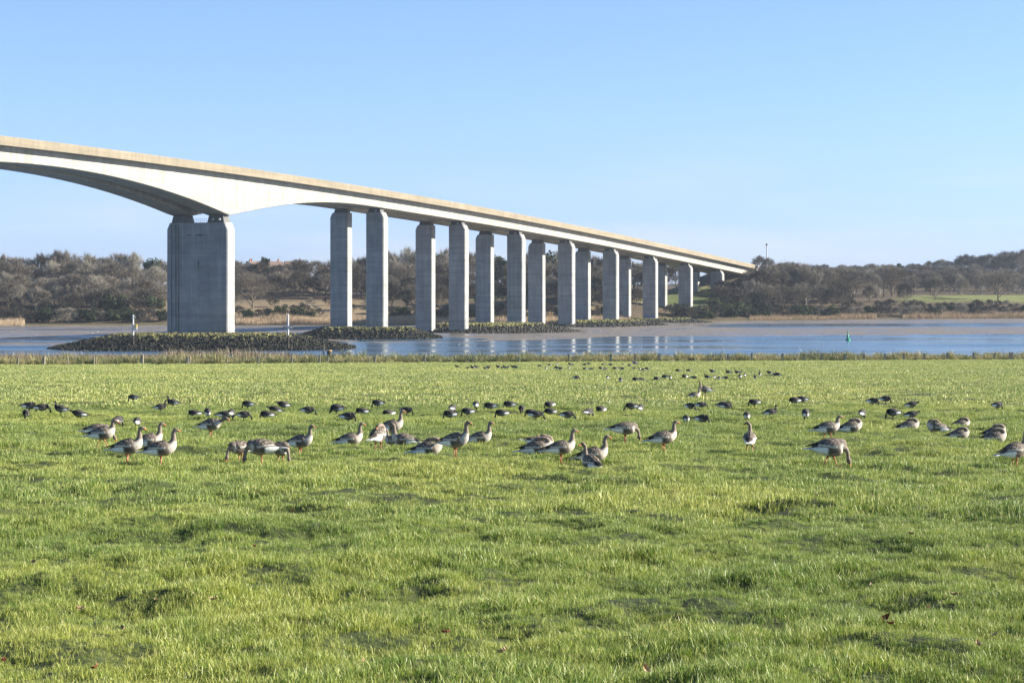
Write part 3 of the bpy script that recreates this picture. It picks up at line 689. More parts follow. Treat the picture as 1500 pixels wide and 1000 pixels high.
# ------------------------------------------------------------------ trees
def bare_tree(seed, H, Rc, trunk_h, limbs, subs, twigs, upright, tw, base=.25):
    """crown dome between trunk_h and H with radius Rc; returns trunk mesh builder, twig arrays"""
    r = random.Random(seed); tb = MB(); tv = []; tf = []
    tr = H * .022
    lean = Vector((r.gauss(0, .04), r.gauss(0, .04), 1)) * 1.0
    top = Vector((lean.x * H * .7, lean.y * H * .7, H * .72))
    p = Vector((0, 0, -.6)); prev = tr * 1.35; K = 5
    pts = []
    for i in range(1, K + 1):
        q = Vector((0, 0, 0)).lerp(top, i / K) + Vector((r.gauss(0, .12), r.gauss(0, .12), 0)); rad = tr * (1.15 - .95 * i / K)
        tb.tube(p, q, prev, rad, 6, False); pts.append((p.copy(), q.copy())); p = q; prev = rad
    def trunk_at(t):
        i = min(K - 1, int(t * K)); return pts[i][0].lerp(pts[i][1], t * K - i)
    cz = trunk_h + (H - trunk_h) * .42
    def env(th, ph, k=1.0):
        x = math.cos(th) * math.cos(ph) * Rc; y = math.sin(th) * math.cos(ph) * Rc
        z = math.sin(ph); z = z * (H - cz) if z > 0 else z * (cz - trunk_h) * .85
        return Vector((x * k, y * k, cz + z * k))
    def twig(o, d, ln, w):
        e = o + d * ln; sd_ = d.cross(Vector((r.gauss(0, 1), r.gauss(0, 1), r.gauss(0, 1))))
        if sd_.length < 1e-4: return
        sd_ = sd_.normalized() * w; n = len(tv)
        tv.extend([o - sd_, o + sd_, e]); tf.append((n, n + 1, n + 2))
    for i in range(limbs):
        th = 6.283 * (i * .618 + r.uniform(-.06, .06)); t0 = base + (.85 - base) * (i / limbs) ** .8
        ph = r.uniform(-.25, .5) + 1.1 * (i / limbs) * (1.15 if upright else .95)
        a = trunk_at(min(.98, t0)); e = env(th, min(1.5, ph), r.uniform(.72, .95)); ln = (e - a).length
        mid = a.lerp(e, .5) + Vector((0, 0, ln * (.06 if not upright else -.10))) + Vector((r.gauss(0, .3), r.gauss(0, .3), 0))
        r0 = tr * .52 * (1.1 - t0 * .6); tb.tube(a, mid, r0, r0 * .6, 5, False); tb.tube(mid, e, r0 * .6, r0 * .2, 4, False)
        for j in range(subs):
            k = r.uniform(.22, 1.0); b = a.lerp(mid, k * 2) if k < .5 else mid.lerp(e, k * 2 - 1)
            th2 = th + r.gauss(0, .55); ph2 = ph + r.gauss(0, .42); g = env(th2, max(-.7, min(1.55, ph2)), r.uniform(.80, 1.04))
            dd = g - b; L2 = min(dd.length, H * .30); dd.normalize(); g = b + dd * L2
            tb.tube(b, g, r0 * .28, r0 * .08, 3, False)
            for m_ in range(twigs):
                c = b.lerp(g, r.uniform(.2, 1.0)); rad_ = (c - Vector((0, 0, cz * .8))).normalized(); d = (dd * .35 + rad_ * .75 + Vector((r.gauss(0, .5), r.gauss(0, .5), r.gauss(.12, .45)))).normalized()
                twig(c, d, r.uniform(.7, 2.1) * H / 14, tw * r.uniform(.6, 1.2))
    return tb, tv, tf
def leafy(seed, H, Rc, zb, n, size, lumps):
    r = random.Random(seed); v = []; f = []
    cs = []
    for _ in range(lumps):
        a = r.uniform(0, 6.283); d = Rc * .62 * math.sqrt(r.random()); cs.append((Vector((d * math.cos(a), d * math.sin(a), zb + (H - zb) * r.uniform(.25, .80))), r.uniform(.30, .52) * Rc))
    for _ in range(n):
        c, rad = r.choice(cs); d = Vector((r.gauss(0, 1), r.gauss(0, 1), r.gauss(0, .8))).normalized(); p = c + d * rad * r.random() ** .35
        if p.z < 0.05: p.z = r.uniform(.05, .5)
        if p.z > H: p.z = H - r.random() * .5
        a = Vector((r.gauss(0, 1), r.gauss(0, 1), r.gauss(0, 1))).normalized(); b = d.cross(a)
        if b.length < .1: continue
        b.normalize(); s_ = size * r.uniform(.6, 1.4); k = len(v)
        v += [p - a * s_, p - b * s_ * .7, p + a * s_, p + b * s_ * .7]; f.append((k, k + 1, k + 2, k + 3))
    tb = MB(); tb.tube((0, 0, -.5), (0, 0, zb + (H - zb) * .45), H * .025, H * .012, 6, False)
    for c, rad in cs: tb.tube((0, 0, zb * .6), c, H * .012, H * .004, 4, False)
    return tb, v, f
TREES = {}
def reg(key, trip, bark, leaf, H, nm_crown='crown'):
    tb, v, f = trip
    TREES.setdefault(key, []).append((tb.mesh('trunk', bark), meshpy('crown', v, f, leaf), H))
for k in range(4): reg('oak', bare_tree(20 + k, 13, 6.6 + .35 * k, 1.0, 15, 12, 42, False, .033, .12), M['bark'], M['twig'], 14)
for k in range(3): reg('grey', bare_tree(40 + k, 13, 5.6 + .3 * k, 1.0, 15, 12, 42, True, .034, .10), M['bark_pale'], M['twig_grey'], 14)
for k in range(2): reg('dark', bare_tree(50 + k, 13, 6.4, 1.0, 15, 12, 44, False, .036, .12), M['bark'], M['twig_dark'], 14)
for k in range(1): reg('birch', bare_tree(60 + k, 16, 4.2, 4.5, 14, 9, 26, True, .028, .3), M['bark_pale'], M['twig_grey'], 16)
for k in range(1): reg('lone', bare_tree(70 + k, 13, 8.2, 2.0, 17, 12, 40, False, .028, .12), M['bark'], M['twig'], 13)
for k in range(3): reg('scrub', bare_tree(80 + k, 5, 3.4, .3, 12, 10, 44, False, .036, .05), M['bark'], M['twig_dark'], 5)
for k in range(2): reg('paleshrub', bare_tree(90 + k, 5, 3.2, .3, 12, 10, 40, True, .034, .05), M['bark_pale'], M['twig_grey'], 5)
for k in range(3): reg('ever', leafy(100 + k, 5, 3.6, .2, 1700, .24, 9), M['bark'], M['ever'], 5)
for k in range(2): reg('ivy', leafy(110 + k, 13, 4.2, 1.5, 2600, .30, 16), M['bark'], M['ever'], 13)
for k in range(1): reg('pine', leafy(120 + k, 13, 3.0, 6.5, 1500, .28, 9), M['bark'], M['ever'], 13)
NAMES = {'oak': ('bare_tree', 'tree'), 'grey': ('bare_tree', 'tree'), 'dark': ('bare_tree', 'tree'), 'birch': ('bare_tree', 'tree'), 'lone': ('bare_tree', 'tree'), 'scrub': ('bare_shrub', 'shrub'), 'paleshrub': ('bare_shrub', 'shrub'),
         'ever': ('evergreen_shrub', 'shrub'), 'ivy': ('evergreen_tree', 'tree'), 'pine': ('evergreen_tree', 'tree')}
LOOK = {'oak': 'bare brown tree', 'grey': 'bare pale grey tree', 'dark': 'bare dark brown tree', 'birch': 'tall bare silvery tree', 'lone': 'wide spreading bare tree', 'scrub': 'dark leafless shrub', 'paleshrub': 'pale twiggy shrub', 'ever': 'dark evergreen bush', 'ivy': 'dark evergreen tree', 'pine': 'dark pine tree'}
ONES = ['', 'first', 'second', 'third', 'fourth', 'fifth', 'sixth', 'seventh', 'eighth', 'ninth', 'tenth', 'eleventh', 'twelfth', 'thirteenth', 'fourteenth', 'fifteenth', 'sixteenth', 'seventeenth', 'eighteenth', 'nineteenth']
TENS = ['', '', 'twenty', 'thirty', 'forty', 'fifty', 'sixty', 'seventy', 'eighty', 'ninety']
TENTH = ['', '', 'twentieth', 'thirtieth', 'fortieth', 'fiftieth', 'sixtieth', 'seventieth', 'eightieth', 'ninetieth']
def ordinal(n):
    if n >= 100: return 'hundred and ' + ordinal(n - 100) if n > 100 else 'hundredth'
    if n < 20: return ONES[n]
    return TENTH[n // 10] if n % 10 == 0 else TENS[n // 10] + '-' + ONES[n % 10]
def plant(key, X, Y, H, label, group=None, sxy=1.0, rz=None):
    var = rng.choice(TREES[key]); k = H / var[2]
    rt = empty(NAMES[key][0], (X, Y, float(land(X, Y)) - .1), rng.uniform(0, 6.28) if rz is None else rz)
    rt.scale = (k * sxy, k * sxy, k)
    obj('trunk', var[0], rt); obj('crown', var[1], rt)
    return tag(rt, label, NAMES[key][1], group)
SKY = ([-200, 0, 60, 100, 140, 170, 210, 240, 300, 345, 400, 430, 480, 530, 570, 600, 640, 690, 740, 800, 850, 930, 1040, 1075, 1110, 1135, 1160, 1185, 1215, 1260, 1300, 1340, 1375, 1410, 1450, 1500, 1700],
       [362, 362, 366, 360, 366, 362, 368, 370, 372, 380, 380, 378, 372, 368, 352, 352, 352, 360, 364, 358, 366, 376, 382, 380, 384, 377, 373, 378, 384, 384, 382, 381, 374, 368, 363, 359, 360])
def skyY(px): return float(np.interp(px, SKY[0], SKY[1]))
def row(rowname, group, px0, px1, step, d, mix, hfun, skip=(), jd=10, sxy=(.9, 1.2)):
    px = px0; n = 0; lst = []
    while px < px1:
        q = px + rng.uniform(-.3, .3) * step
        px += step
        if any(a <= q <= b for a, b in skip): continue
        dd = d + rng.uniform(-jd, jd); Y = float(shoreY(q)) + dd; X = PX(q, Y)
        key = rng.choices([m[0] for m in mix], [m[1] for m in mix])[0]
        lst.append((q, X, Y, key))
    lst.sort()
    for q, X, Y, key in lst:
        H = hfun(q, X, Y, key)
        if H <= 0: continue
        n += 1
        plant(key, X, Y, H, '%s, %s from the left in the %s' % (LOOK[key], ordinal(n), rowname), group, rng.uniform(*sxy))
def to_top(off, lo, hi):
    def f(q, X, Y, key):
        z = PZ(skyY(q) + off + rng.uniform(-3, 5), Y) - float(land(X, Y)); return max(lo, min(hi, z))
    return f
def rh(a, b): return lambda q, X, Y, key: rng.uniform(a, b) * (.5 if False else 1)
bx = [(248, 344)]
row('skyline wood before the wide pier', 'trees on the wooded skyline', -150, 345, 23, 158, [('oak', 6), ('dark', 2), ('grey', 2), ('ivy', 1)], to_top(4, 12, 22))
row('middle belt before the wide pier', 'trees in the riverside wood', -150, 250, 25, 105, [('oak', 5), ('dark', 3), ('grey', 2)], to_top(16, 11, 18))
row('front belt before the wide pier', 'trees in the riverside wood', -150, 235, 26, 52, [('grey', 6), ('oak', 4), ('ivy', .6)], to_top(36, 11, 17), sxy=(1.0, 1.3))
row('waterside belt before the wide pier', 'shrubs along the far shore', -150, 245, 10, 12, [('scrub', 6), ('ever', 2.5), ('paleshrub', 1.5)], rh(4.0, 7.0), jd=6)
row('low trees before the wide pier', 'trees in the riverside wood', -150, 225, 22, 40, [('dark', 4), ('oak', 4), ('grey', 3)], rh(9, 12.5), jd=6)
row('second waterside belt before the pier', 'shrubs along the far shore', -150, 232, 20, 32, [('scrub', 3), ('ever', 2), ('oak', 3), ('dark', 2)], rh(6.5, 10.0), jd=6)
# centre, between the wide pier and the slim columns
row('skyline wood behind the columns', 'trees on the wooded skyline', 440, 1050, 22, 165, [('oak', 5), ('dark', 2), ('grey', 1.5), ('birch', .6), ('ivy', 1)], to_top(4, 10, 23))
row('skyline hedge below the houses', 'trees on the wooded skyline', 335, 450, 11, 160, [('oak', 4), ('dark', 2)], to_top(2, 6, 16))
row('upper belt behind the columns', 'trees in the riverside wood', 350, 960, 25, 118, [('oak', 5), ('dark', 3), ('ivy', 1)], to_top(14, 8, 18), skip=[(690, 745)])
row('dark belt behind the columns', 'trees in the riverside wood', 412, 900, 23, 88, [('dark', 6), ('oak', 3), ('ivy', 1)], rh(11, 14), skip=[(690, 740)])
row('lower belt behind the columns', 'trees in the riverside wood', 560, 940, 17, 45, [('oak', 4), ('dark', 3), ('ivy', 1.2)], rh(9, 14))
row('bracken scrub by the columns', 'shrubs along the far shore', 350, 560, 13, 38, [('scrub', 4), ('paleshrub', 2), ('ever', 1)], rh(2.6, 4.8), skip=[(352, 386)], jd=14)
row('bushes above the middle reeds', 'shrubs along the far shore', 348, 480, 11, 20, [('ever', 6), ('scrub', 2)], rh(3.2, 5.4), jd=4)
row('bushes above the shaded reeds', 'shrubs along the far shore', 560, 915, 10, 19, [('ever', 4), ('scrub', 5), ('paleshrub', 1)], rh(3.2, 6.5), jd=7)
# right of the bridge
row('thicket beside the bridge end', 'shrubs along the far shore', 985, 1122, 8, 14, [('ever', 6), ('scrub', 3)], rh(4.5, 7), jd=6)
row('upper thicket beside the bridge end', 'shrubs along the far shore', 1048, 1132, 8, 36, [('ever', 3), ('scrub', 4), ('dark', 1.5)], rh(6, 9.5), jd=10)
row('scrub on the bridge embankment', 'shrubs along the far shore', 1048, 1115, 7, 68, [('scrub', 5), ('ever', 2), ('dark', 2)], rh(5, 8), jd=14)
row('big clump beside the bridge end', 'trees in the clump beside the bridge end', 1098, 1262, 17, 62, [('oak', 6), ('dark', 1.5), ('grey', 1.5)], to_top(4, 11, 22), jd=12, sxy=(1.0, 1.25))
row('clump front by the bridge end', 'trees in the clump beside the bridge end', 1105, 1245, 19, 34, [('oak', 4), ('dark', 2), ('paleshrub', 2)], to_top(30, 8, 14), jd=8)
row('belt behind the bridge-end clump', 'trees in the clump beside the bridge end', 1110, 1330, 20, 110, [('oak', 5), ('grey', 3)], to_top(7, 10, 20), jd=12)
row('waterside hedge below the meadow', 'shrubs along the far shore', 1125, 1640, 9.5, 15, [('scrub', 5), ('ever', 2.0), ('paleshrub', 3)], rh(3.4, 6.4), jd=6)
row('second hedge below the meadow', 'shrubs along the far shore', 1240, 1640, 11, 32, [('scrub', 6), ('ever', 1.5), ('paleshrub', 1)], rh(3.4, 5.6), jd=6)
row('wood edge behind the meadow', 'trees at the meadow edge', 1255, 1640, 17, 165, [('oak', 5), ('grey', 4), ('dark', 1)], rh(10.5, 14), jd=12)
row('wood behind the meadow', 'trees at the meadow edge', 1240, 1660, 16, 250, [('oak', 6), ('dark', 2), ('grey', 1), ('pine', .5)], rh(11, 15), jd=24, sxy=(1.05, 1.35))
row('hollow behind the meadow', 'trees on the far ridge', 1230, 1680, 16, 350, [('oak', 6), ('dark', 2), ('grey', 1)], rh(12, 15), jd=30, sxy=(1.1, 1.4))
row('far ridge below its crest', 'trees on the far ridge', 1180, 1680, 14, 500, [('oak', 6), ('dark', 2), ('pine', .4)], rh(11, 14), jd=40, sxy=(1.2, 1.5))
row('far ridge crest', 'trees on the far ridge', 1060, 1680, 11.5, 640, [('oak', 6), ('dark', 2), ('pine', .4)], to_top(6, 7, 22), jd=40, sxy=(1.15, 1.5))
def single(key, px, d, H, label, sxy=1.0):
    Y = float(shoreY(px)) + d; return plant(key, PX(px, Y), Y, H, label, None, sxy)
single('lone', 370, 40, 16.5, 'wide spreading bare oak alone on the bracken slope by the wide pier', 1.0)
single('ivy', 388, 176, 12.0, 'round dark evergreen tree standing up among the hilltop houses', .8)
single('birch', 578, 120, 19, 'tall silvery bare tree just beyond the first slim column', 1.0)
single('birch', 652, 128, 20, 'tall silvery bare tree between the second pair of columns', .9)
for px, d, H, kk, lb in ((1274, 62, 9.5, 'dark', 'small dark round tree with a short trunk beside the meadow thicket'), (1234, 58, 13, 'oak', 'bare tree leaning over the meadow edge beside the clump'), (1370, 64, 13, 'oak', 'round bare tree alone in the middle of the meadow'),
                     (1410, 96, 12, 'grey', 'pale bare tree at the back of the meadow'), (1462, 68, 17, 'lone', 'largest spreading bare tree on the meadow'), (1325, 60, 11, 'dark', 'dark bare tree at the meadow corner'), (1308, 140, 14, 'pine', 'pine with a bare straight trunk behind the meadow'), (1218, 66, 13, 'oak', 'straight-trunked bare tree at the near meadow corner')):
    single(kk, px, d, H, lb, 1.0)

# reeds along the far shore
def reeds(label, px0, px1, d0, d1, n, h0, h1, seed):
    r = np.random.default_rng(seed); q = r.uniform(px0, px1, n); d = r.uniform(d0, d1, n); Y = shoreY(q) + d; X = (q - 750) / F * Y; Z = land(X, Y)
    h = r.uniform(h0, h1, n) * np.clip(1 + 1.6 * fbm(X * .07, Y * .07, 3, seed), .25, 1.5); a = r.uniform(0, 6.28, n); w = .055
    lx, ly = r.normal(0, .22, n), r.normal(0, .22, n)
    v = np.zeros((n, 3, 3)); v[:, 0] = np.stack([X - w * np.cos(a), Y - w * np.sin(a), Z - .1], -1); v[:, 1] = np.stack([X + w * np.cos(a), Y + w * np.sin(a), Z - .1], -1); v[:, 2] = np.stack([X + lx, Y + ly, Z + h], -1)
    me = meshnp('reed_bed', v.reshape(-1, 3), np.arange(n * 3).reshape(-1, 3), M['reed'])
    tag(obj('reed_bed', me), label, 'reeds', kind='stuff')
reeds('tan reed bed on the bend of the far shore', -160, 36, -14, 2, 9000, 1.6, 2.7, 1)
reeds('tan reed bed between the wide pier and the slim columns', 345, 560, -4, 12, 15000, 2.0, 3.4, 2)
reeds('tan reed bed behind the slim columns', 560, 930, -4, 12, 17000, 2.0, 3.4, 3)
reeds('tan reed bed below the clump by the bridge end', 1098, 1284, -3, 9, 7000, 1.2, 2.6, 4)
reeds('tan reed bed below the meadow hedge', 1322, 1660, -3, 11, 12000, 1.4, 3.0, 5)

# houses on the hilltop
def house(px, d, w, dp, hw, hr, rz, wallm, label, chim):
    Y = float(shoreY(px)) + d; X = PX(px, Y); z = float(land(X, Y)); rt = empty('house', (X, Y, z - .3), rz)
    mb = MB(); mb.box((0, 0, hw / 2), (w, dp, hw)); wo = mb.build('wall', wallm, rt)
    g = MB(); g.add([(-w / 2, -dp / 2, hw), (-w / 2, dp / 2, hw), (-w / 2, 0, hw + hr), (-w / 2 + .3, -dp / 2, hw), (-w / 2 + .3, dp / 2, hw), (-w / 2 + .3, 0, hw + hr)], [(0, 1, 2), (3, 5, 4), (0, 2, 5, 3), (1, 4, 5, 2)])
    g.add([(w / 2, -dp / 2, hw), (w / 2, dp / 2, hw), (w / 2, 0, hw + hr), (w / 2 - .3, -dp / 2, hw), (w / 2 - .3, dp / 2, hw), (w / 2 - .3, 0, hw + hr)], [(0, 2, 1), (3, 4, 5), (0, 3, 5, 2), (1, 2, 5, 4)])
    g.build('gable', wallm, rt)
    rf = MB(); o = .35
    for sg in (-1, 1):
        e = (sg * (dp / 2 + o), hw - o * hr / (dp / 2)); a = [(-w / 2 - o, e[0], e[1]), (w / 2 + o, e[0], e[1]), (w / 2 + o, 0, hw + hr + .05), (-w / 2 - o, 0, hw + hr + .05)]
        rf.hexa([(p[0], p[1], p[2] + .02) for p in a], [(p[0], p[1], p[2] + .22) for p in a])
    ro = rf.build('roof', M['roof'], rt)
    for c in chim:
        cb = MB(); cb.box((c, 0, hw + hr + .5), (.9, .7, 1.7)); cb.tube((c - .2, 0, hw + hr + 1.35), (c - .2, 0, hw + hr + 1.8), .12, .1, 6); cb.tube((c + .2, 0, hw + hr + 1.35), (c + .2, 0, hw + hr + 1.8), .12, .1, 6); cb.build('chimney', M['brick'], ro)
    for wx in (-.28, .28):
        for wz in (.3, .74):
            wb = MB(); wb.box((w * wx, -dp / 2 - .02, hw * wz), (1.3, .08, 1.2)); wn = wb.build('window', M['white_paint'], rt)
            gb = MB(); gb.box((w * wx, -dp / 2 - .05, hw * wz), (1.05, .06, .95)); gb.build('pane', M['glass'], wn)
    tag(rt, label, 'house', 'houses on the hilltop')
house(372, 192, 9.5, 8, 5.2, 2.8, R(62), M['render'], 'white gabled house with a brown roof on the hilltop', [-3.5])
house(382, 200, 15, 8, 5.4, 2.6, R(4), M['render'], 'long brown-roofed house beside the round evergreen tree', [-5, 4.5])
house(400, 196, 10, 8, 5.3, 2.8, R(30), M['render'], 'pale house with chimney just past the round evergreen tree', [3])
house(430, 190, 9, 8, 5.5, 2.8, R(15), M['brick'], 'red brick house with a tall chimney on the hilltop', [3.2])
# lighting mast behind the clump
Y = 1165.0; X = PX(1123, Y); zg = float(land(X, Y)); mast = empty('lighting_mast', (X, Y, zg)); zt = PZ(357, Y) - zg
mb = MB(); mb.tube((0, 0, -.5), (0, 0, zt), .40, .26, 8); mb.build('pole', M['galv'], mast)
mb = MB(); mb.tube((0, 0, zt - .9), (0, 0, zt), .55, .60, 8); mb.build('lamp_head', M['bearing'], mast)
mb = MB(); mb.tube((0, 0, zt), (0, 0, zt + .9), .06, .03, 5); mb.build('lightning_rod', M['galv'], mast)
tag(mast, 'tall thin lighting mast rising above the trees by the bridge end', 'lamp mast')

# ------------------------------------------------------------------ beacons, buoy, posts
def beacon(px, Y, ytop, zb, label, kind):
    X = PX(px, Y); rt = empty('navigation_beacon', (X, Y, zb)); h = PZ(ytop, Y) - zb
    mb = MB(); mb.tube((0, 0, -1.5), (0, 0, h * .38), .30, .28, 8); mb.build('pile', M['dark_wood'], rt)
    mb = MB(); mb.tube((0, 0, h * .38), (0, 0, h * .96), .26, .22, 8); mb.build('post', M['galv'], rt)
    mb = MB(); mb.box((0, 0, h * .60), (2.0, 1.2, .12))
    for a in (-.9, .9): mb.tube((a, -.5, h * .60), (a, -.5, h * .60 + .9), .04, .04, 4)
    mb.tube((-.9, -.5, h * .60 + .9), (.9, -.5, h * .60 + .9), .04, .04, 4); mb.build('platform', M['galv'], rt)
    if kind == 0:
        mb = MB(); mb.box((.75, 0, h * .60 + .55), (.6, .6, .85)); mb.build('battery_box', M['yellow'], rt)
        mb = MB(); mb.box((.75, -.2, h * .60 - .35), (.7, .3, .4)); mb.build('sign_board', M['white_paint'], rt)
        mb = MB()
        for i in range(10):
            a, b = 2 * math.pi * i / 10, 2 * math.pi * (i + 1) / 10; mb.tube((.2 + .35 * math.cos(a), 0, h * .93 + .45 * math.sin(a)), (.2 + .35 * math.cos(b), 0, h * .93 + .45 * math.sin(b)), .07, .07, 5)
        mb.build('lantern_ring', M['galv'], rt)
    else:
        mb = MB(); mb.box((-.9, 0, h * .63), (.6, .5, .3)); mb.box((1.0, 0, h * .66), (.7, .5, .3)); mb.tube((-1.3, 0, h * .6), (1.4, 0, h * .68), .06, .06, 5); mb.build('lamp_arm', M['bearing'], rt)
        mb = MB(); mb.tube((-.5, 0, h * .8), (-.5, 0, h * 1.02), .08, .06, 6); mb.tube((-.5, 0, h * .8), (0, 0, h * .78), .06, .06, 5); mb.build('aerial', M['galv'], rt)
        mb = MB(); mb.box((.15, -.35, h * .585), (.5, .08, .4)); mb.build('sign_board', M['white_paint'], rt)
    mb = MB(); mb.tube((0, 0, h * .95), (0, 0, h), .16, .16, 8); mb.build('lantern', M['white_paint'], rt)
    tag(rt, label, 'beacon', 'navigation beacons')
beacon(195, 572, 461, .6, 'navigation beacon with a yellow box on the stone island', 0)
beacon(422, 572, 460, .6, 'navigation beacon with side arms and twin tips on the stone island', 1)
Y = 676.0; X = PX(1242, Y); by = empty('channel_buoy', (X, Y, 0)); by.scale = (.78, .78, .82)
def lathe(prof, n=14):
    v = []; f = []
    for r_, z in prof:
        for i in range(n): t = 2 * math.pi * i / n; v.append((r_ * math.cos(t), r_ * math.sin(t), z))
    for k in range(len(prof) - 1):
        for i in range(n): f.append((k * n + i, k * n + (i + 1) % n, (k + 1) * n + (i + 1) % n, (k + 1) * n + i))
    f += [tuple(range(n - 1, -1, -1)), tuple((len(prof) - 1) * n + i for i in range(n))]
    return v, f
def lobj(name, prof, mat, parent, off=(0, 0, 0), n=14):
    v, f = lathe(prof, n); me = meshpy(name, v, f, mat, True); o = obj(name, me, parent); o.location = off; return o
lobj('float_body', [(.7, -.5), (1.05, -.1), (1.1, .25), (.95, .5), (.5, .62)], M['buoy'], by)
lobj('tower', [(.62, .55), (.42, 1.4), (.34, 2.3), (.2, 2.5)], M['buoy'], by)
lobj('lantern', [(.12, 2.5), (.12, 3.0), (.06, 3.05)], M['buoy'], by)
lobj('topmark', [(.34, 3.05), (.30, 3.25), (.02, 3.85)], M['buoy'], by)
tag(by, 'green conical channel buoy floating on the river', 'buoy')

def post(name, px, py, Yd, hgt, w, mat, label, cat, sq=True):
    X = PX(px, Yd); z = bank_z(X, Yd); mb = MB()
    a, b = w / 2, w / 2 * .9
    mb.hexa([(-a, -a, -.6), (a, -a, -.6), (a, a, -.6), (-a, a, -.6)], [(-b, -b, hgt - .05), (b, -b, hgt), (b, b, hgt - .03), (-b, b, hgt - .07)])
    o = mb.build(name, mat); o.location = (X, Yd, z); return tag(o, label, cat)
Yp = 305.0
post('timber_post', 474, 517, 300, 2.1, .22, M['wood'], 'tall pale timber post beside the dark stump on the bank', 'post')
st = empty('tree_stump', (PX(482.5, 300), 300, bank_z(PX(482.5, 300), 300)))
lobj('stump', [(.42, -.4), (.36, .1), (.31, .6), (.34, 1.1)], M['dark_wood'], st, n=11); lobj('cut_top', [(.36, 1.1), (.39, 1.18), (.33, 1.25)], M['stump_top'], st, n=11)
tag(st, 'dark stump with a pale orange cut top on the river bank', 'stump')
mk = empty('marker_post', (PX(338.5, 272), 272, bank_z(PX(338.5, 272), 272)))
mb = MB(); mb.tube((0, 0, -.4), (0, 0, 1.75), .10, .10, 8); mb.tube((0, 0, 1.2), (0, 0, 1.75), .16, .14, 8); mb.build('pole', M['dark_wood'], mk)
mb = MB(); mb.box((-.13, -.12, .48), (.14, .06, .8)); mb.box((.15, -.12, .48), (.12, .06, .8)); mb.build('white_panel', M['white_paint'], mk)
tag(mk, 'short marker post with dark top and white panels by the fence', 'post')
post('mooring_post', 1203.5, 512, 345, 2.2, .28, M['dark_wood'], 'thick dark post standing behind the fence below the green buoy', 'post')
post('mooring_post', 1142, 517, 343, 1.7, .20, M['dark_wood'], 'thin dark post standing behind the fence near the bridge end', 'post')
post('mooring_post', 1330.5, 517, 350, 1.3, .2, M['dark_wood'], 'short dark stake behind the fence right of the buoy', 'post')

# fence
fn = empty('wire_fence', (*fence_pt(750), bank_z(*fence_pt(750))))
posts = [(-90, .16, 1.2), (-50, .16, 1.2), (-12, .16, 1.15), (26, .15, 1.15), (64, .28, 1.3), (99, .15, 1.15), (137, .15, 1.2), (140.5, .12, 1.25), (208, .32, 1.45), (274, .3, 1.2), (277, .18, 1.3), (332, .14, 1.0), (378, .18, 1.3), (427, .2, 1.3), (468, .22, 1.3), (480, .2, 1.2), (540, .12, 1.0), (548.5, .34, 1.2), (621, .34, 1.25), (686, .16, 1.2),
         (692.5, .18, 1.2), (760, .14, 1.1), (833, .15, 1.45), (894.5, .3, 1.4), (930, .2, 1.4), (965, .22, 1.4), (1036, .18, 1.3), (1066, .24, 1.4), (1101, .24, 1.5), (1146, .24, 1.4), (1178, .2, 1.3), (1204, .24, 1.4), (1238, .34, 1.35), (1266, .2, 1.35), (1296, .22, 1.35), (1324, .3, 1.35), (1354, .26, 1.35),
         (1388, .3, 1.45), (1426, .24, 1.45), (1456, .22, 1.4), (1479, .22, 1.5), (1482.5, .26, 1.5), (1530, .22, 1.4), (1570, .22, 1.4), (1610, .22, 1.4)]
tops = []
for px, w, h in posts:
    x, y = fence_pt(px); z = bank_z(x, y) - .25; mb = MB(); a = w / 2
    lx = .9 if px == 1036 else rng.gauss(0, .03); lo = (x - fn.location.x, y - fn.location.y, z - fn.location.z)
    mb.hexa([(-a, -a, -.4), (a, -a, -.4), (a, a, -.4), (-a, a, -.4)], [(-a + lx, -a, h - .04), (a + lx, -a, h), (a + lx, a, h - .02), (-a + lx, a, h - .06)])
    o = mb.build('fence_post', M['wood'], fn); o.location = lo
    if px != 1036: tops.append(Vector(lo) + Vector((0, 0, h)))
for dz in (.12, .45, .8):
    mb = MB()
    for a, b in zip(tops[:-1], tops[1:]): mb.tube(a - Vector((0, 0, dz)), b - Vector((0, 0, dz)), .012, .012, 3, False)
    mb.build('wire', M['wire'], fn)
tag(fn, 'long wire fence on weathered timber posts along the meadow edge', 'fence')

# ------------------------------------------------------------------ geese
BODY = [(-.42, .352, .012, .008), (-.34, .365, .046, .034), (-.22, .385, .098, .096), (-.06, .408, .136, .142), (.08, .43, .132, .148), (.18, .475, .102, .120)]
NECKS = {
 'alert': [(.225, .55, .066, .075), (.236, .63, .045, .052), (.236, .70, .036, .042), (.246, .757, .035, .041), (.275, .79, .040, .042), (.313, .788, .030, .030), (.338, .778, .019, .020)],
 'relaxed': [(.228, .535, .066, .072), (.240, .59, .048, .053), (.240, .635, .039, .044), (.252, .675, .036, .041), (.282, .702, .040, .042), (.320, .697, .030, .030), (.345, .685, .019, .020)],
 'low': [(.25, .50, .062, .066), (.30, .535, .046, .05), (.345, .56, .038, .042), (.385, .575, .036, .040), (.42, .585, .040, .041), (.457, .575, .030, .030), (.480, .560, .019, .020)],
 'graze': [(.212, .43, .080, .088), (.268, .385, .056, .062), (.302, .305, .042, .048), (.312, .23, .036, .041), (.322, .165, .041, .044), (.336, .118, .031, .032), (.344, .086, .019, .020)],
 'reach': [(.225, .43, .078, .085), (.30, .40, .054, .060), (.355, .33, .042, .048), (.385, .25, .036, .041), (.405, .185, .041, .044), (.428, .138, .031, .032), (.442, .108, .019, .020)],
 'sleep': [(.218, .525, .074, .078), (.195, .595, .056, .056), (.130, .622, .046, .042), (.065, .617, .041, .040), (.005, .602, .042, .042), (-.035, .585, .030, .030), (-.058, .572, .020, .020)],
}
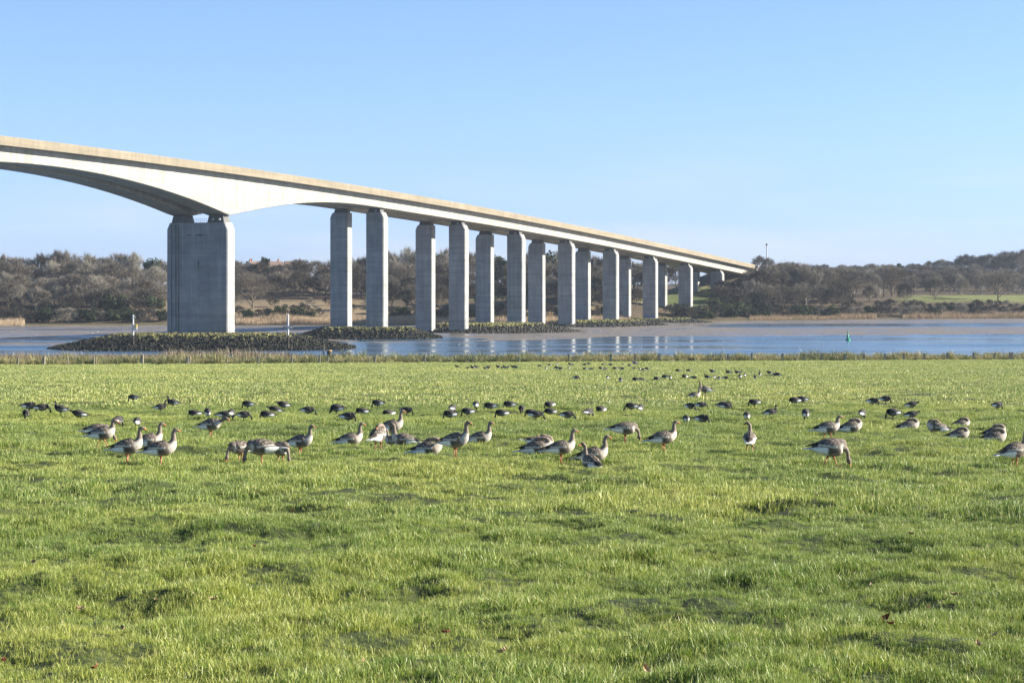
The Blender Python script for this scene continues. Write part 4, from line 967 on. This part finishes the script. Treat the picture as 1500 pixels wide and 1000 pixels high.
TURN = {'alert': [(.225, 0, .55, .066, .075), (.236, 0, .63, .045, .052), (.236, .0, .70, .036, .042), (.242, .012, .755, .035, .041), (.246, .048, .785, .040, .042), (.243, .088, .782, .030, .030), (.240, .112, .772, .019, .020)]}
def cat_rom(P, t):
    n = len(P) - 1; i = min(n - 1, int(t)); f = t - i
    a, b, c, d = P[max(0, i - 1)], P[i], P[i + 1], P[min(n, i + 2)]
    return .5 * ((2 * b) + (c - a) * f + (2 * a - 5 * b + 4 * c - d) * f * f + (3 * b - a - 3 * c + d) * f ** 3)
SEG = 12
LEGCUT = {'greylag': .065, 'brent': .115, 'gull': .0}
def goose_path(kind, neck, lie, turn=False):
    nk = TURN[neck] if turn else [(a, 0, b, c, d) for a, b, c, d in NECKS[neck]]
    P = [np.array((a, 0, b, c, d)) for a, b, c, d in BODY] + [np.array(q) for q in nk]
    if neck in ('graze', 'reach'):
        for i in range(7, 10): P[i][3:] = P[i][3:] * .76
    if kind == 'brent':
        b6 = P[6].copy()
        for i in range(7, 13):
            P[i][:3] = b6[:3] + (P[i][:3] - b6[:3]) * (.80 if neck in ('graze', 'reach') else .70)
    if neck in ('graze', 'reach'):      # body tips forward
        a = R(7)
        for i in range(0, 6):
            x, z = P[i][0], P[i][2] - .42; P[i][0], P[i][2] = x * math.cos(a) + z * math.sin(a), .42 - x * math.sin(a) + z * math.cos(a)
        if kind == 'brent':
            dz = P[12][2] - .07
            for i in range(7, 13): P[i][2] -= dz * (i - 6) / 6
    cut = LEGCUT[kind]
    if lie:
        for q in P: q[2] -= .262
    elif neck in ('graze', 'reach'):
        for i, q in enumerate(P): q[2] -= cut * (1 - max(0, i - 6) / 6)
    else:
        for q in P: q[2] -= cut
    sc = .70 if kind == 'brent' else (0.62 if kind == 'gull' else 1.0)
    for q in P: q[:] = q * sc
    return P, sc
def frame(P, t):
    q = cat_rom(P, t); q[3:] = np.maximum(q[3:], .004)
    e = .06; d = cat_rom(P, min(len(P) - 1, t + e))[:3] - cat_rom(P, max(0, t - e))[:3]; T = d / (np.linalg.norm(d) + 1e-9)
    S = np.array((0, 1.0, 0)); S = S - T * S.dot(T)
    if np.linalg.norm(S) < .25: S = np.array((-1.0, 0, 0)) - T * (-T[0])
    S /= np.linalg.norm(S); U = np.cross(T, S)
    return q, T, S, U
def plume(kind, k, v, side):
    """colour of the plumage at station k (0 tail .. 12 bill), v -1 belly .. 1 back"""
    if kind == 'gull': return (.80, .80, .79) if (v < .45 or k > 4.8) else (.42, .44, .46)
    if kind == 'greylag':
        if k < 2.8 and v < .28: return (.82, .81, .78)
        if k < 1.2: return (.30, .27, .24)
        if k < 4.4:
            if v < -.55: return (.34, .30, .25)
            if v < .35: return (.11, .088, .068) if k < 3.6 else (.16, .13, .102)  # flank browns deepened, shade put into the plumage colour
            return (.09, .072, .057)
        if k < 6.2: return (.52, .47, .405) if v < .35 else (.16, .13, .105)  # pale breast raised further, sunlight put into the plumage colour
        if k < 9.3: return (.215, .172, .134)
        return (.18, .138, .104)
    if k < 2.5 and v < .5: return (.80, .80, .80)
    if k > 4.55:
        if 7.3 < k < 8.2 and abs(v) < .45: return (.62, .62, .62)
        return (.014, .014, .016)
    if v < -.6: return (.12, .115, .115)
    if v < .2: return (.20, .19, .185) if k < 3.9 else (.11, .105, .10)
    return (.045, .041, .038)
GEO = {}
plum = col_mat('goose_plumage', .85, 26, .28); featherm = col_mat('goose_feathers', .8, 34, .22)
M['bill_o'] = noise_mat('orange_bill', (.52, .16, .035), (.62, .23, .07), 20, .45); M['leg_o'] = noise_mat('orange_pink_leg', (.34, .13, .06), (.46, .20, .10), 20, .6)
M['black_horn'] = noise_mat('black_horn', (.012, .012, .012), (.03, .028, .028), 20, .45)
def bird_meshes(kind, neck, lie, turn):
    key = (kind, neck, lie, turn)
    if key in GEO: return GEO[key]
    P, sc = goose_path(kind, neck, lie, turn); n = len(P) - 1; ts = np.linspace(0, n, 40)
    v = []; f = []; c = []
    for t in ts:
        q, T, S, U = frame(P, t)
        for i in range(SEG):
            a = 2 * math.pi * i / SEG; y, z = math.cos(a), math.sin(a)
            zz = z if z > 0 else z * 1.0
            v.append(q[:3] + S * q[3] * y + U * q[4] * zz); c.append(plume(kind, t, z, y))
    for i in range(len(ts) - 1):
        for j in range(SEG): f.append((i * SEG + j, i * SEG + (j + 1) % SEG, (i + 1) * SEG + (j + 1) % SEG, (i + 1) * SEG + j))
    f += [tuple(range(SEG - 1, -1, -1)), tuple((len(ts) - 1) * SEG + j for j in range(SEG))]
    body = meshpy('body', v, f, plum, True); colattr(body, c)
    wings = []
    for sg in (1, -1):
        NI, NJ = 22, 9; wv = []; wf = []; wc = []
        for i in range(NI):
            u = i / (NI - 1); t = 4.75 - u * 3.95; q, T, S, U = frame(P, t)
            a0 = R(84); a1 = R(-14 + 64 * u ** 1.6 + 26 * max(0, .22 - u) / .22)
            for j in range(NJ):
                w = j / (NJ - 1); a = a0 + (a1 - a0) * w
                k = 1.075 + .05 * ((i + j) % 2)
                if j == NJ - 1 or i == 0: k = .97
                rr_y, rr_z = q[3] * k + .006 * sc, q[4] * k + .004 * sc
                p = q[:3] + (S * sg) * rr_y * math.cos(a) + U * rr_z * math.sin(a)
                if u > .8: p = p + np.array((-.10 * (u - .8) / .2, 0, .012)) * sc
                wv.append(p)
                if kind == 'gull': cc = (.40, .42, .44) if u < .8 else (.03, .03, .03)
                elif kind == 'greylag':
                    pale = ((i * 2 + j * 2) % 5 == 0) or ((i + 2 * j) % 6 == 0)
                    cc = (.30, .255, .205) if pale else (.062, .047, .036)
                    if u > .72: cc = (.030, .024, .020)
                    if j >= NJ - 2 and u < .75: cc = (.62, .58, .52) if j == NJ - 2 else (.17, .14, .115)
                    if u < .18: cc = (.14, .115, .092)
                else:
                    pale = (i + j) % 4 == 0; cc = (.085, .078, .074) if pale else (.036, .033, .031)
                    if u > .74: cc = (.018, .018, .018)
                wc.append(cc)
        for i in range(NI - 1):
            for j in range(NJ - 1):
                a_ = i * NJ + j; wf.append((a_, a_ + 1, a_ + NJ + 1, a_ + NJ) if sg > 0 else (a_, a_ + NJ, a_ + NJ + 1, a_ + 1))
        m_ = meshpy('wing', wv, wf, featherm, True); colattr(m_, wc); wings.append(m_)
    q0 = P[0]; q1 = P[1]; d = (q0 - q1)[:3]; d = d / np.linalg.norm(d)
    tb = MB(); b = Vector(q1[:3]); e = Vector(q1[:3] + d * .15 * sc); h = .014 * sc; wa, wb = .05 * sc, .062 * sc
    tb.hexa([(b.x, -wa, b.z - h), (b.x, wa, b.z - h), (e.x, wb, e.z - h * .5), (e.x, -wb, e.z - h * .5)], [(b.x, -wa, b.z + h), (b.x, wa, b.z + h), (e.x, wb, e.z + h * .3), (e.x, -wb, e.z + h * .3)])
    tail = meshpy('tail', tb.v, tb.f, featherm)
    tc = {'greylag': (.66, .64, .60), 'brent': (.02, .02, .02), 'gull': (.8, .8, .8)}[kind]; colattr(tail, [tc] * len(tail.vertices))
    q, T, S, U = frame(P, n); bb = MB(); p0 = Vector(q[:3]) - Vector(T) * .012 * sc; L_ = (.062 if kind == 'greylag' else .040 if kind == 'brent' else .045) * sc; dn = Vector(U) * -.012 * sc
    bb.tube(p0, p0 + Vector(T) * L_ * .55 + dn * .5, .021 * sc, .016 * sc, 8); bb.tube(p0 + Vector(T) * L_ * .55 + dn * .5, p0 + Vector(T) * L_ + dn, .016 * sc, .007 * sc, 8)
    bill = bb.mesh('bill', M['bill_o'] if kind != 'brent' else M['black_horn'], True)
    eyes = []
    qh, Th, Sh, Uh = frame(P, 10.35)
    for sg in (1, -1):
        eb_ = MB(); c0 = Vector(qh[:3] + Sh * sg * qh[3] * .9 + Uh * qh[4] * .35); eb_.tube(c0, c0 + Vector(Sh) * sg * .006 * sc, .0075 * sc, .005 * sc, 8); eyes.append(eb_.mesh('eye', M['black_horn']))
    legs = []
    if not lie:
        for sg, off in ((1, .0), (-1, .0)):
            lb = MB(); lc = LEGCUT[kind]; lb.tube((-.01 * sc, .055 * sg * sc, (.36 - lc) * sc), (.0, .06 * sg * sc, (.20 - lc * .6) * sc), .034 * sc, .017 * sc, 7); lb.tube((0, .06 * sg * sc, (.20 - lc * .6) * sc), (-.012 * sc, .06 * sg * sc, .02 * sc), .0125 * sc, .011 * sc, 7)
            lm = lb.mesh('leg', M['leg_o'] if kind != 'brent' else M['black_horn'], True)
            fb = MB(); x, y = -.015 * sc, .06 * sg * sc
            fb.add([(x - .02 * sc, y, .004), (x + .085 * sc, y - .042 * sc, .004), (x + .095 * sc, y, .004), (x + .085 * sc, y + .042 * sc, .004), (x, y, .026 * sc)], [(0, 1, 2, 3), (0, 4, 1), (1, 4, 2), (2, 4, 3), (3, 4, 0)])
            legs.append((lm, fb.mesh('foot', M['leg_o'] if kind != 'brent' else M['black_horn'])))
    GEO[key] = (body, wings, tail, bill, eyes, legs, sc); return GEO[key]
def bird(kind, px, py, head, neck='alert', lie=False, label='', group=None, size=1.0, turn=False, walk=0.0, pitch=0.0, far=False, ground_xy=None, name='goose', cat='goose'):
    Y = F * FH / (py - 504.0); X = PX(px, Y); z = float(ground(X, Y))
    if ground_xy: X, Y, z = ground_xy
    body, wings, tail, bill, eyes, legs, sc = bird_meshes(kind, neck, lie, turn)
    rt = empty(name, (X, Y, z + (0.012 if not lie else .0)), R(head)); rt.scale = (size * rng.uniform(.95, 1.05), size * rng.uniform(.94, 1.08), size * rng.uniform(.93, 1.06))
    if pitch: rt.rotation_euler = (0, R(pitch), R(head)); rt.location.z += .10 * abs(math.sin(R(pitch)))
    obj('body', body, rt); obj('tail', tail, rt)
    for w in wings: obj('wing', w, rt)
    obj('bill', bill, rt)
    if not far:
        for e in eyes: obj('eye', e, rt)
    for i, (lm, fm) in enumerate(legs):
        lo = obj('leg', lm, rt)
        a = walk * (1 if i == 0 else -1)
        if a: lo.rotation_euler = (0, R(a), 0); lo.location = (-.30 * sc * math.sin(R(a)), 0, .30 * sc * (1 - math.cos(R(a))))
        obj('foot', fm, lo)
    return tag(rt, label, cat, group)
G = 'greylag'
GL = 'large brown geese on the meadow'
greys = [
 (143, 653, 8, 'reach', 0, 'large brown goose grazing behind the walking goose of the leading cluster'),
 (150, 664, 5, 'relaxed', 0, 'large brown goose striding ahead of the grazing one, neck raised'),
 (187, 681, 4, 'alert', 0, 'large goose standing tall on two orange legs, nearest beside the walking one'),
 (219, 667, 18, 'alert', 0, 'large goose with the tallest neck, standing behind two upright geese'),
 (236, 682, 6, 'alert', 0, 'large goose standing upright at the end of the tall-necked group'),
 (309, 644, -12, 'low', 0, 'large goose standing hunched alone before a cluster of small dark geese'),
 (352, 675, 218, 'graze', 0, 'large goose grazing behind two others with bill pressed into the grass'),
 (383, 684, 187, 'graze', 0, 'large goose grazing in front of two others, head down to one side'),
 (411, 674, -48, 'graze', 0, 'large goose grazing at the back of a grazing trio, head hanging'),
 (440, 661, -14, 'alert', 0, 'large goose standing just past the grazing trio, orange bill in profile'),
 (513, 649, 5, 'alert', 1, 'large goose lying alone with neck raised beyond the grazing trio'),
 (574, 640, 2, 'alert', 0, 'large goose standing behind a huddle of resting geese'),
 (554, 662, 70, 'sleep', 0, 'large goose standing with head tucked back in the resting huddle'),
 (579, 655, 150, 'relaxed', 1, 'large goose resting half hidden in the middle of the huddle'),
 (592, 658, 172, 'alert', 1, 'large goose lying in the huddle with neck up and white tail showing'),
 (627, 672, 3, 'sleep', 1, 'large goose asleep with white tail pointing away, beside a standing goose'),
 (667, 673, -18, 'alert', 0, 'large goose standing in front of a sleeping goose, orange bill raised'),
 (703, 650, -4, 'alert', 1, 'large goose lying alone with slim neck straight up'),
 (788, 659, 10, 'sleep', 1, 'large goose with white tail tilted up behind a sleeping goose'),
 (787, 672, 3, 'sleep', 1, 'large goose asleep at the feet of a tall standing goose'),
 (822, 676, 10, 'alert', 0, 'large goose standing on one line of orange legs over two sleepers'),
 (869, 674, 6, 'alert', 1, 'large goose sitting with neck up behind one that looks the other way'),
 (866, 685, 115, 'alert', 1, 'large goose sitting with its back turned and head looking aside'),
 (916, 652, 4, 'graze', 0, 'large goose grazing alone in front of an upright goose'),
 (972, 662, 12, 'alert', 0, 'large upright goose standing alone in the middle of the meadow'),
 (1098, 662, 84, 'alert', 0, 'large goose seen from behind with its head turned aside'),
 (1213, 653, 10, 'relaxed', 0, 'large goose walking behind the big grazing goose'),
 (1247, 638, 5, 'sleep', 1, 'large goose asleep in the grass beyond the walking goose'),
 (1217, 686, 4, 'graze', 0, 'largest grazing goose with barred wings and white flank line'),
 (1331, 630, 3, 'sleep', 1, 'large goose asleep in front of two small dark geese'),
 (1373, 634, 182, 'sleep', 1, 'large dark goose asleep facing its neighbours in the resting group'),
 (1404, 639, -2, 'sleep', 1, 'large dark-backed goose asleep at the middle of the resting group'),
 (1407, 625, 2, 'sleep', 1, 'large goose asleep at the back of the resting group'),
 (1457, 636, 6, 'sleep', 1, 'large goose asleep just behind another near the edge of the flock'),
 (1456, 649, 1, 'sleep', 1, 'large pale goose asleep at the front of the resting group'),
 (1487, 687, 20, 'alert', 0, 'large goose standing at the very edge of the picture'),
 (1017, 585, 5, 'alert', 1, 'distant large goose lying in front of an upright one'),
 (1033, 583, 176, 'alert', 0, 'distant large goose standing tall behind a lying one'),
 (930, 536.2, 176, 'alert', 0, 'single large goose among the small dark ones near the fence')]
for px, py, hd, nk, lie, lb in greys:
    kw = {}
    if px == 1098: kw['turn'] = True
    if px == 866: kw['turn'] = True
    if px in (150, 1213, 1217): kw['walk'] = 24 if px != 150 else 30
    if px == 788: kw['pitch'] = 20
    bird(G, px, py, hd + rng.uniform(-3, 3), nk, bool(lie), lb, GL, rng.uniform(.96, 1.05) * (1.12 if px == 1217 else 1.0), **kw)
# small dark geese: (px, py, heading, pose)
mid = [(38, 617, -80, 'g'), (43, 611, 0, 'g'), (61, 611, 5, 'r'), (89, 611, 180, 'a'), (116, 615, 178, 'l'), (195, 592, 170, 'g'), (235, 607, 10, 'a'), (173, 624, 60, 'g'), (201, 624, 80, 'g'), (253, 595, 175, 'a'),
 (285, 615, 180, 'g'), (304, 618, 100, 'l'), (325, 612, -20, 'g'), (330, 618, 0, 'g'), (339, 621, 80, 'g'), (357, 621, 0, 'r'), (363, 601, 180, 'g'), (391, 618, 176, 'g'), (403, 607, 182, 'l'), (415, 602, 180, 'l'), (451, 610, 0, 'r'),
 (494, 602, 180, 'g'), (493, 606, 176, 'g'), (530, 610, 182, 'g'), (510, 623, -10, 'g'), (553, 599, 180, 'g'), (569, 608, 205, 'g'), (596, 607, -12, 'g'), (663, 606, 70, 'g'), (659, 619, 184, 'g'),
 (685, 609, 180, 'g'), (697, 605, 85, 'g'), (718, 604, 180, 'g'), (735, 612, 185, 'g'), (746, 604, 178, 'g'), (764, 608, -95, 'g'), (778, 610, 182, 'g'), (785, 619, 0, 'r'), (806, 610, 180, 'r'), (831, 619, -8, 'r'), (862, 616, 50, 'g'), (805, 600, 215, 'g'), (880, 605, 220, 'g'),
 (925, 608, 180, 'r'), (938, 604, 70, 'g'), (1011, 604, -25, 'g'), (1027, 600, 0, 'r'), (1058, 599, 4, 'l'), (1064, 601, 0, 'g'), (1005, 622, 95, 'g'), (1029, 618, -20, 'g'),
 (1105, 597, 180, 'g'), (1129, 613, 20, 'a'), (1164, 597, 190, 'g'), (1175, 595, 180, 'g'), (1180, 612, 70, 'g'), (1180, 622, 92, 'g'), (1263, 620, 55, 'g'), (1279, 596, -15, 'g'), (1297, 595, -18, 'g'), (1094, 617, 85, 'g'),
 (1335, 601, 0, 'l'), (1308, 617, 182, 'g'), (1335, 617, 3, 'l'), (1461, 604, 15, 'g')]
far_row1 = [670, 685, 692.5, 697.5, 711, 715, 730, 736, 740, 743.5, 752, 756]
far = [(q, 540.5 + (i % 3) * .4, [170, 20, 185, 160][i % 4], 'a' if i % 3 != 1 else 'l') for i, q in enumerate(far_row1)]
far += [(790, 538.5, 0, 'r'), (805, 537, 180, 'g'), (817, 536.5, 60, 'g'), (835, 536, 180, 'l'), (838.5, 536.5, 30, 'g'), (856, 536.5, 0, 'g'), (862, 535.5, 150, 'l'), (883, 535.5, 180, 'g'), (894, 536.5, 0, 'r'), (800, 542.5, 90, 'g'), (815, 542, 180, 'g'), (820, 543, 0, 'g'), (834, 542, 80, 'g'), (857, 542.5, 180, 'g'),
 (866, 542.5, 0, 'g'), (880, 542, 180, 'g'), (886, 542.5, 20, 'g'), (913, 536, 90, 'g'), (922, 537, 180, 'g'), (901, 542.5, 180, 'g'), (911, 542.5, 0, 'g'), (929, 542, 10, 'g'), (937, 543, 90, 'g'), (942, 543.5, 180, 'g'), (948, 542, 180, 'r'),
 (993, 545.5, 180, 'g'), (1009, 545.5, 180, 'g'), (1043, 548, 150, 'a'), (1067, 549, 170, 'a'), (1080, 549, 180, 'a'), (1083.5, 549, 30, 'a'), (1113, 551, 90, 'a'), (1127, 550.5, 180, 'l'), (1135, 552, 0, 'l'), (1140, 552.5, 160, 'a'), (890, 558.5, 80, 'g'), (909, 561, 100, 'g'), (931, 559.5, 180, 'g'), (939, 559.5, 20, 'g'), (962, 558.5, 170, 'g'),
 (974, 558, 150, 'g'), (982, 558.5, 80, 'g'), (1003, 558, 200, 'g'), (1016, 557.5, 0, 'g'), (1036, 557, 170, 'a'), (1047, 556.5, 60, 'g'), (1053, 557, 100, 'g'), (1063, 557, 0, 'g'), (1084, 555.5, 90, 'g'), (1091, 554, 80, 'g'), (1106, 555, 100, 'a'), (844, 558.5, 0, 'g')]
PO = {'g': 'graze', 'r': 'reach', 'a': 'alert', 'l': 'low'}
PT = {'g': 'grazing with head down', 'r': 'reaching forward to graze', 'a': 'standing with neck raised', 'l': 'walking with neck half raised'}
for lst, where, grp, isfar in ((mid, 'the middle flock', 'small dark geese of the middle flock', False), (far, 'the far flock', 'small dark geese of the far flock', True)):
    for i, (px, py, hd, po) in enumerate(sorted(lst)):
        bird('brent', px, py, hd + rng.uniform(-6, 6), PO[po], False, 'small dark goose %s, %s from the left in %s' % (PT[po], ordinal(i + 1), where), grp, rng.uniform(.97, 1.1), far=isfar, walk=(18 if po == 'l' else 0))
# gulls on the mud and the water
gulls = [(18, 488), (46, 495), (53, 492), (129, 488), (132, 490.5), (135, 489), (143, 487), (172, 490), (366, 486), (383, 482.5), (402, 482), (412, 482.5), (437, 483), (672, 505), (880, 487), (1000, 492), (1068, 493), (1161, 484.5), (1265, 493), (1274, 484.5), (1358, 482), (1402, 481)]
for i, (px, py) in enumerate(gulls):
    Y = F * CAMZ / (py - HZ); X = PX(px, Y); z = max(0.0, float(mud_h(X, Y)))
    bird('gull', 0, 600, rng.choice((0, 180, 20, 165)), 'low', True, 'tiny white gull on the river mud, %s from the left' % ordinal(i + 1), 'white gulls on the mudflat', 1.5 if i in (13, 18) else 1.15, far=True, ground_xy=(X, Y, z - .02), name='gull', cat='gull')

# ------------------------------------------------------------------ fallen leaves
def leaf_mesh(seed, mat):
    r = random.Random(seed); v = []; f = []; n = 13
    for i in range(n):
        t = i / (n - 1); w = .034 * math.sin(math.pi * min(1, t * 1.02)) ** .8 * (1.0 + .28 * (1 if i % 2 else -1)); x = (t - .5) * .11; z = .018 * (t - .5) ** 2 * 60 * .1 + r.uniform(0, .004)
        v += [(x, -w, z + .022), (x, 0, z), (x, w, z + .026)]
    for i in range(n - 1):
        a = i * 3; f += [(a, a + 3, a + 4, a + 1), (a + 1, a + 4, a + 5, a + 2)]
    me = meshpy('leaf', v, f, mat)
    bm = bmesh.new(); bm.from_mesh(me); bmesh.ops.solidify(bm, geom=bm.faces[:], thickness=.0015); bm.to_mesh(me); bm.free(); return me
LM = [leaf_mesh(1, M['leaf_brown']), leaf_mesh(2, M['leaf_red'])]
leaves = [(50, 829, 0), (116, 887, 0), (181, 922, 0), (228, 879, 0), (312, 883, 0), (117, 888, 0), (545, 958, 0), (530, 963, 0), (652, 929, 1), (737, 962, 0), (429, 753, 1), (372, 811, 1), (278, 705, 0), (1276, 863, 0), (1334, 798, 1), (1297, 931, 1), (1304, 952, 1), (1458, 950, 0), (1433, 972, 0), (1358, 897, 0), (945, 996, 0), (1397, 889, 0), (5, 970, 1), (140, 983, 1)]
for i, (px, py, kd) in enumerate(sorted(leaves)):
    Y = F * FH / (py - 504.0); X = PX(px, Y); o = obj('fallen_leaf', LM[kd]); o.location = (X, Y, float(ground(X, Y)) + .07); o.rotation_euler = (rng.gauss(.35, .3), rng.gauss(0, .4), rng.uniform(0, 6.28)); k = rng.uniform(.45, .8); o.scale = (k, k, k)
    tag(o, '%s fallen leaf lying on the grass, %s from the left' % (('pale tan', 'dark red-brown')[kd], ordinal(i + 1)), 'leaf', 'fallen leaves on the grass')


# ------------------------------------------------------------------ thin winter haze over the river
hb = MB(); hb.hexa([(-1450, -30, -4.5), (1450, -30, -4.5), (1450, 2700, -4.5), (-1450, 2700, -4.5)], [(-1450, -30, 95), (1450, -30, 95), (1450, 2700, 95), (-1450, 2700, 95)])
hm = bpy.data.materials.new('winter_haze'); hm.use_nodes = True; hn = hm.node_tree; hn.nodes.remove(hn.nodes["Principled BSDF"])
pv = hn.nodes.new("ShaderNodeVolumePrincipled"); pv.inputs["Color"].default_value = (.72, .84, 1.0, 1); pv.inputs["Density"].default_value = 0.000048; pv.inputs["Anisotropy"].default_value = 0.0
hn.links.new(pv.outputs[0], hn.nodes["Material Output"].inputs["Volume"])
tag(hb.build('haze', hm), 'thin pale blue haze over the river and the far woods', 'haze', kind='stuff')
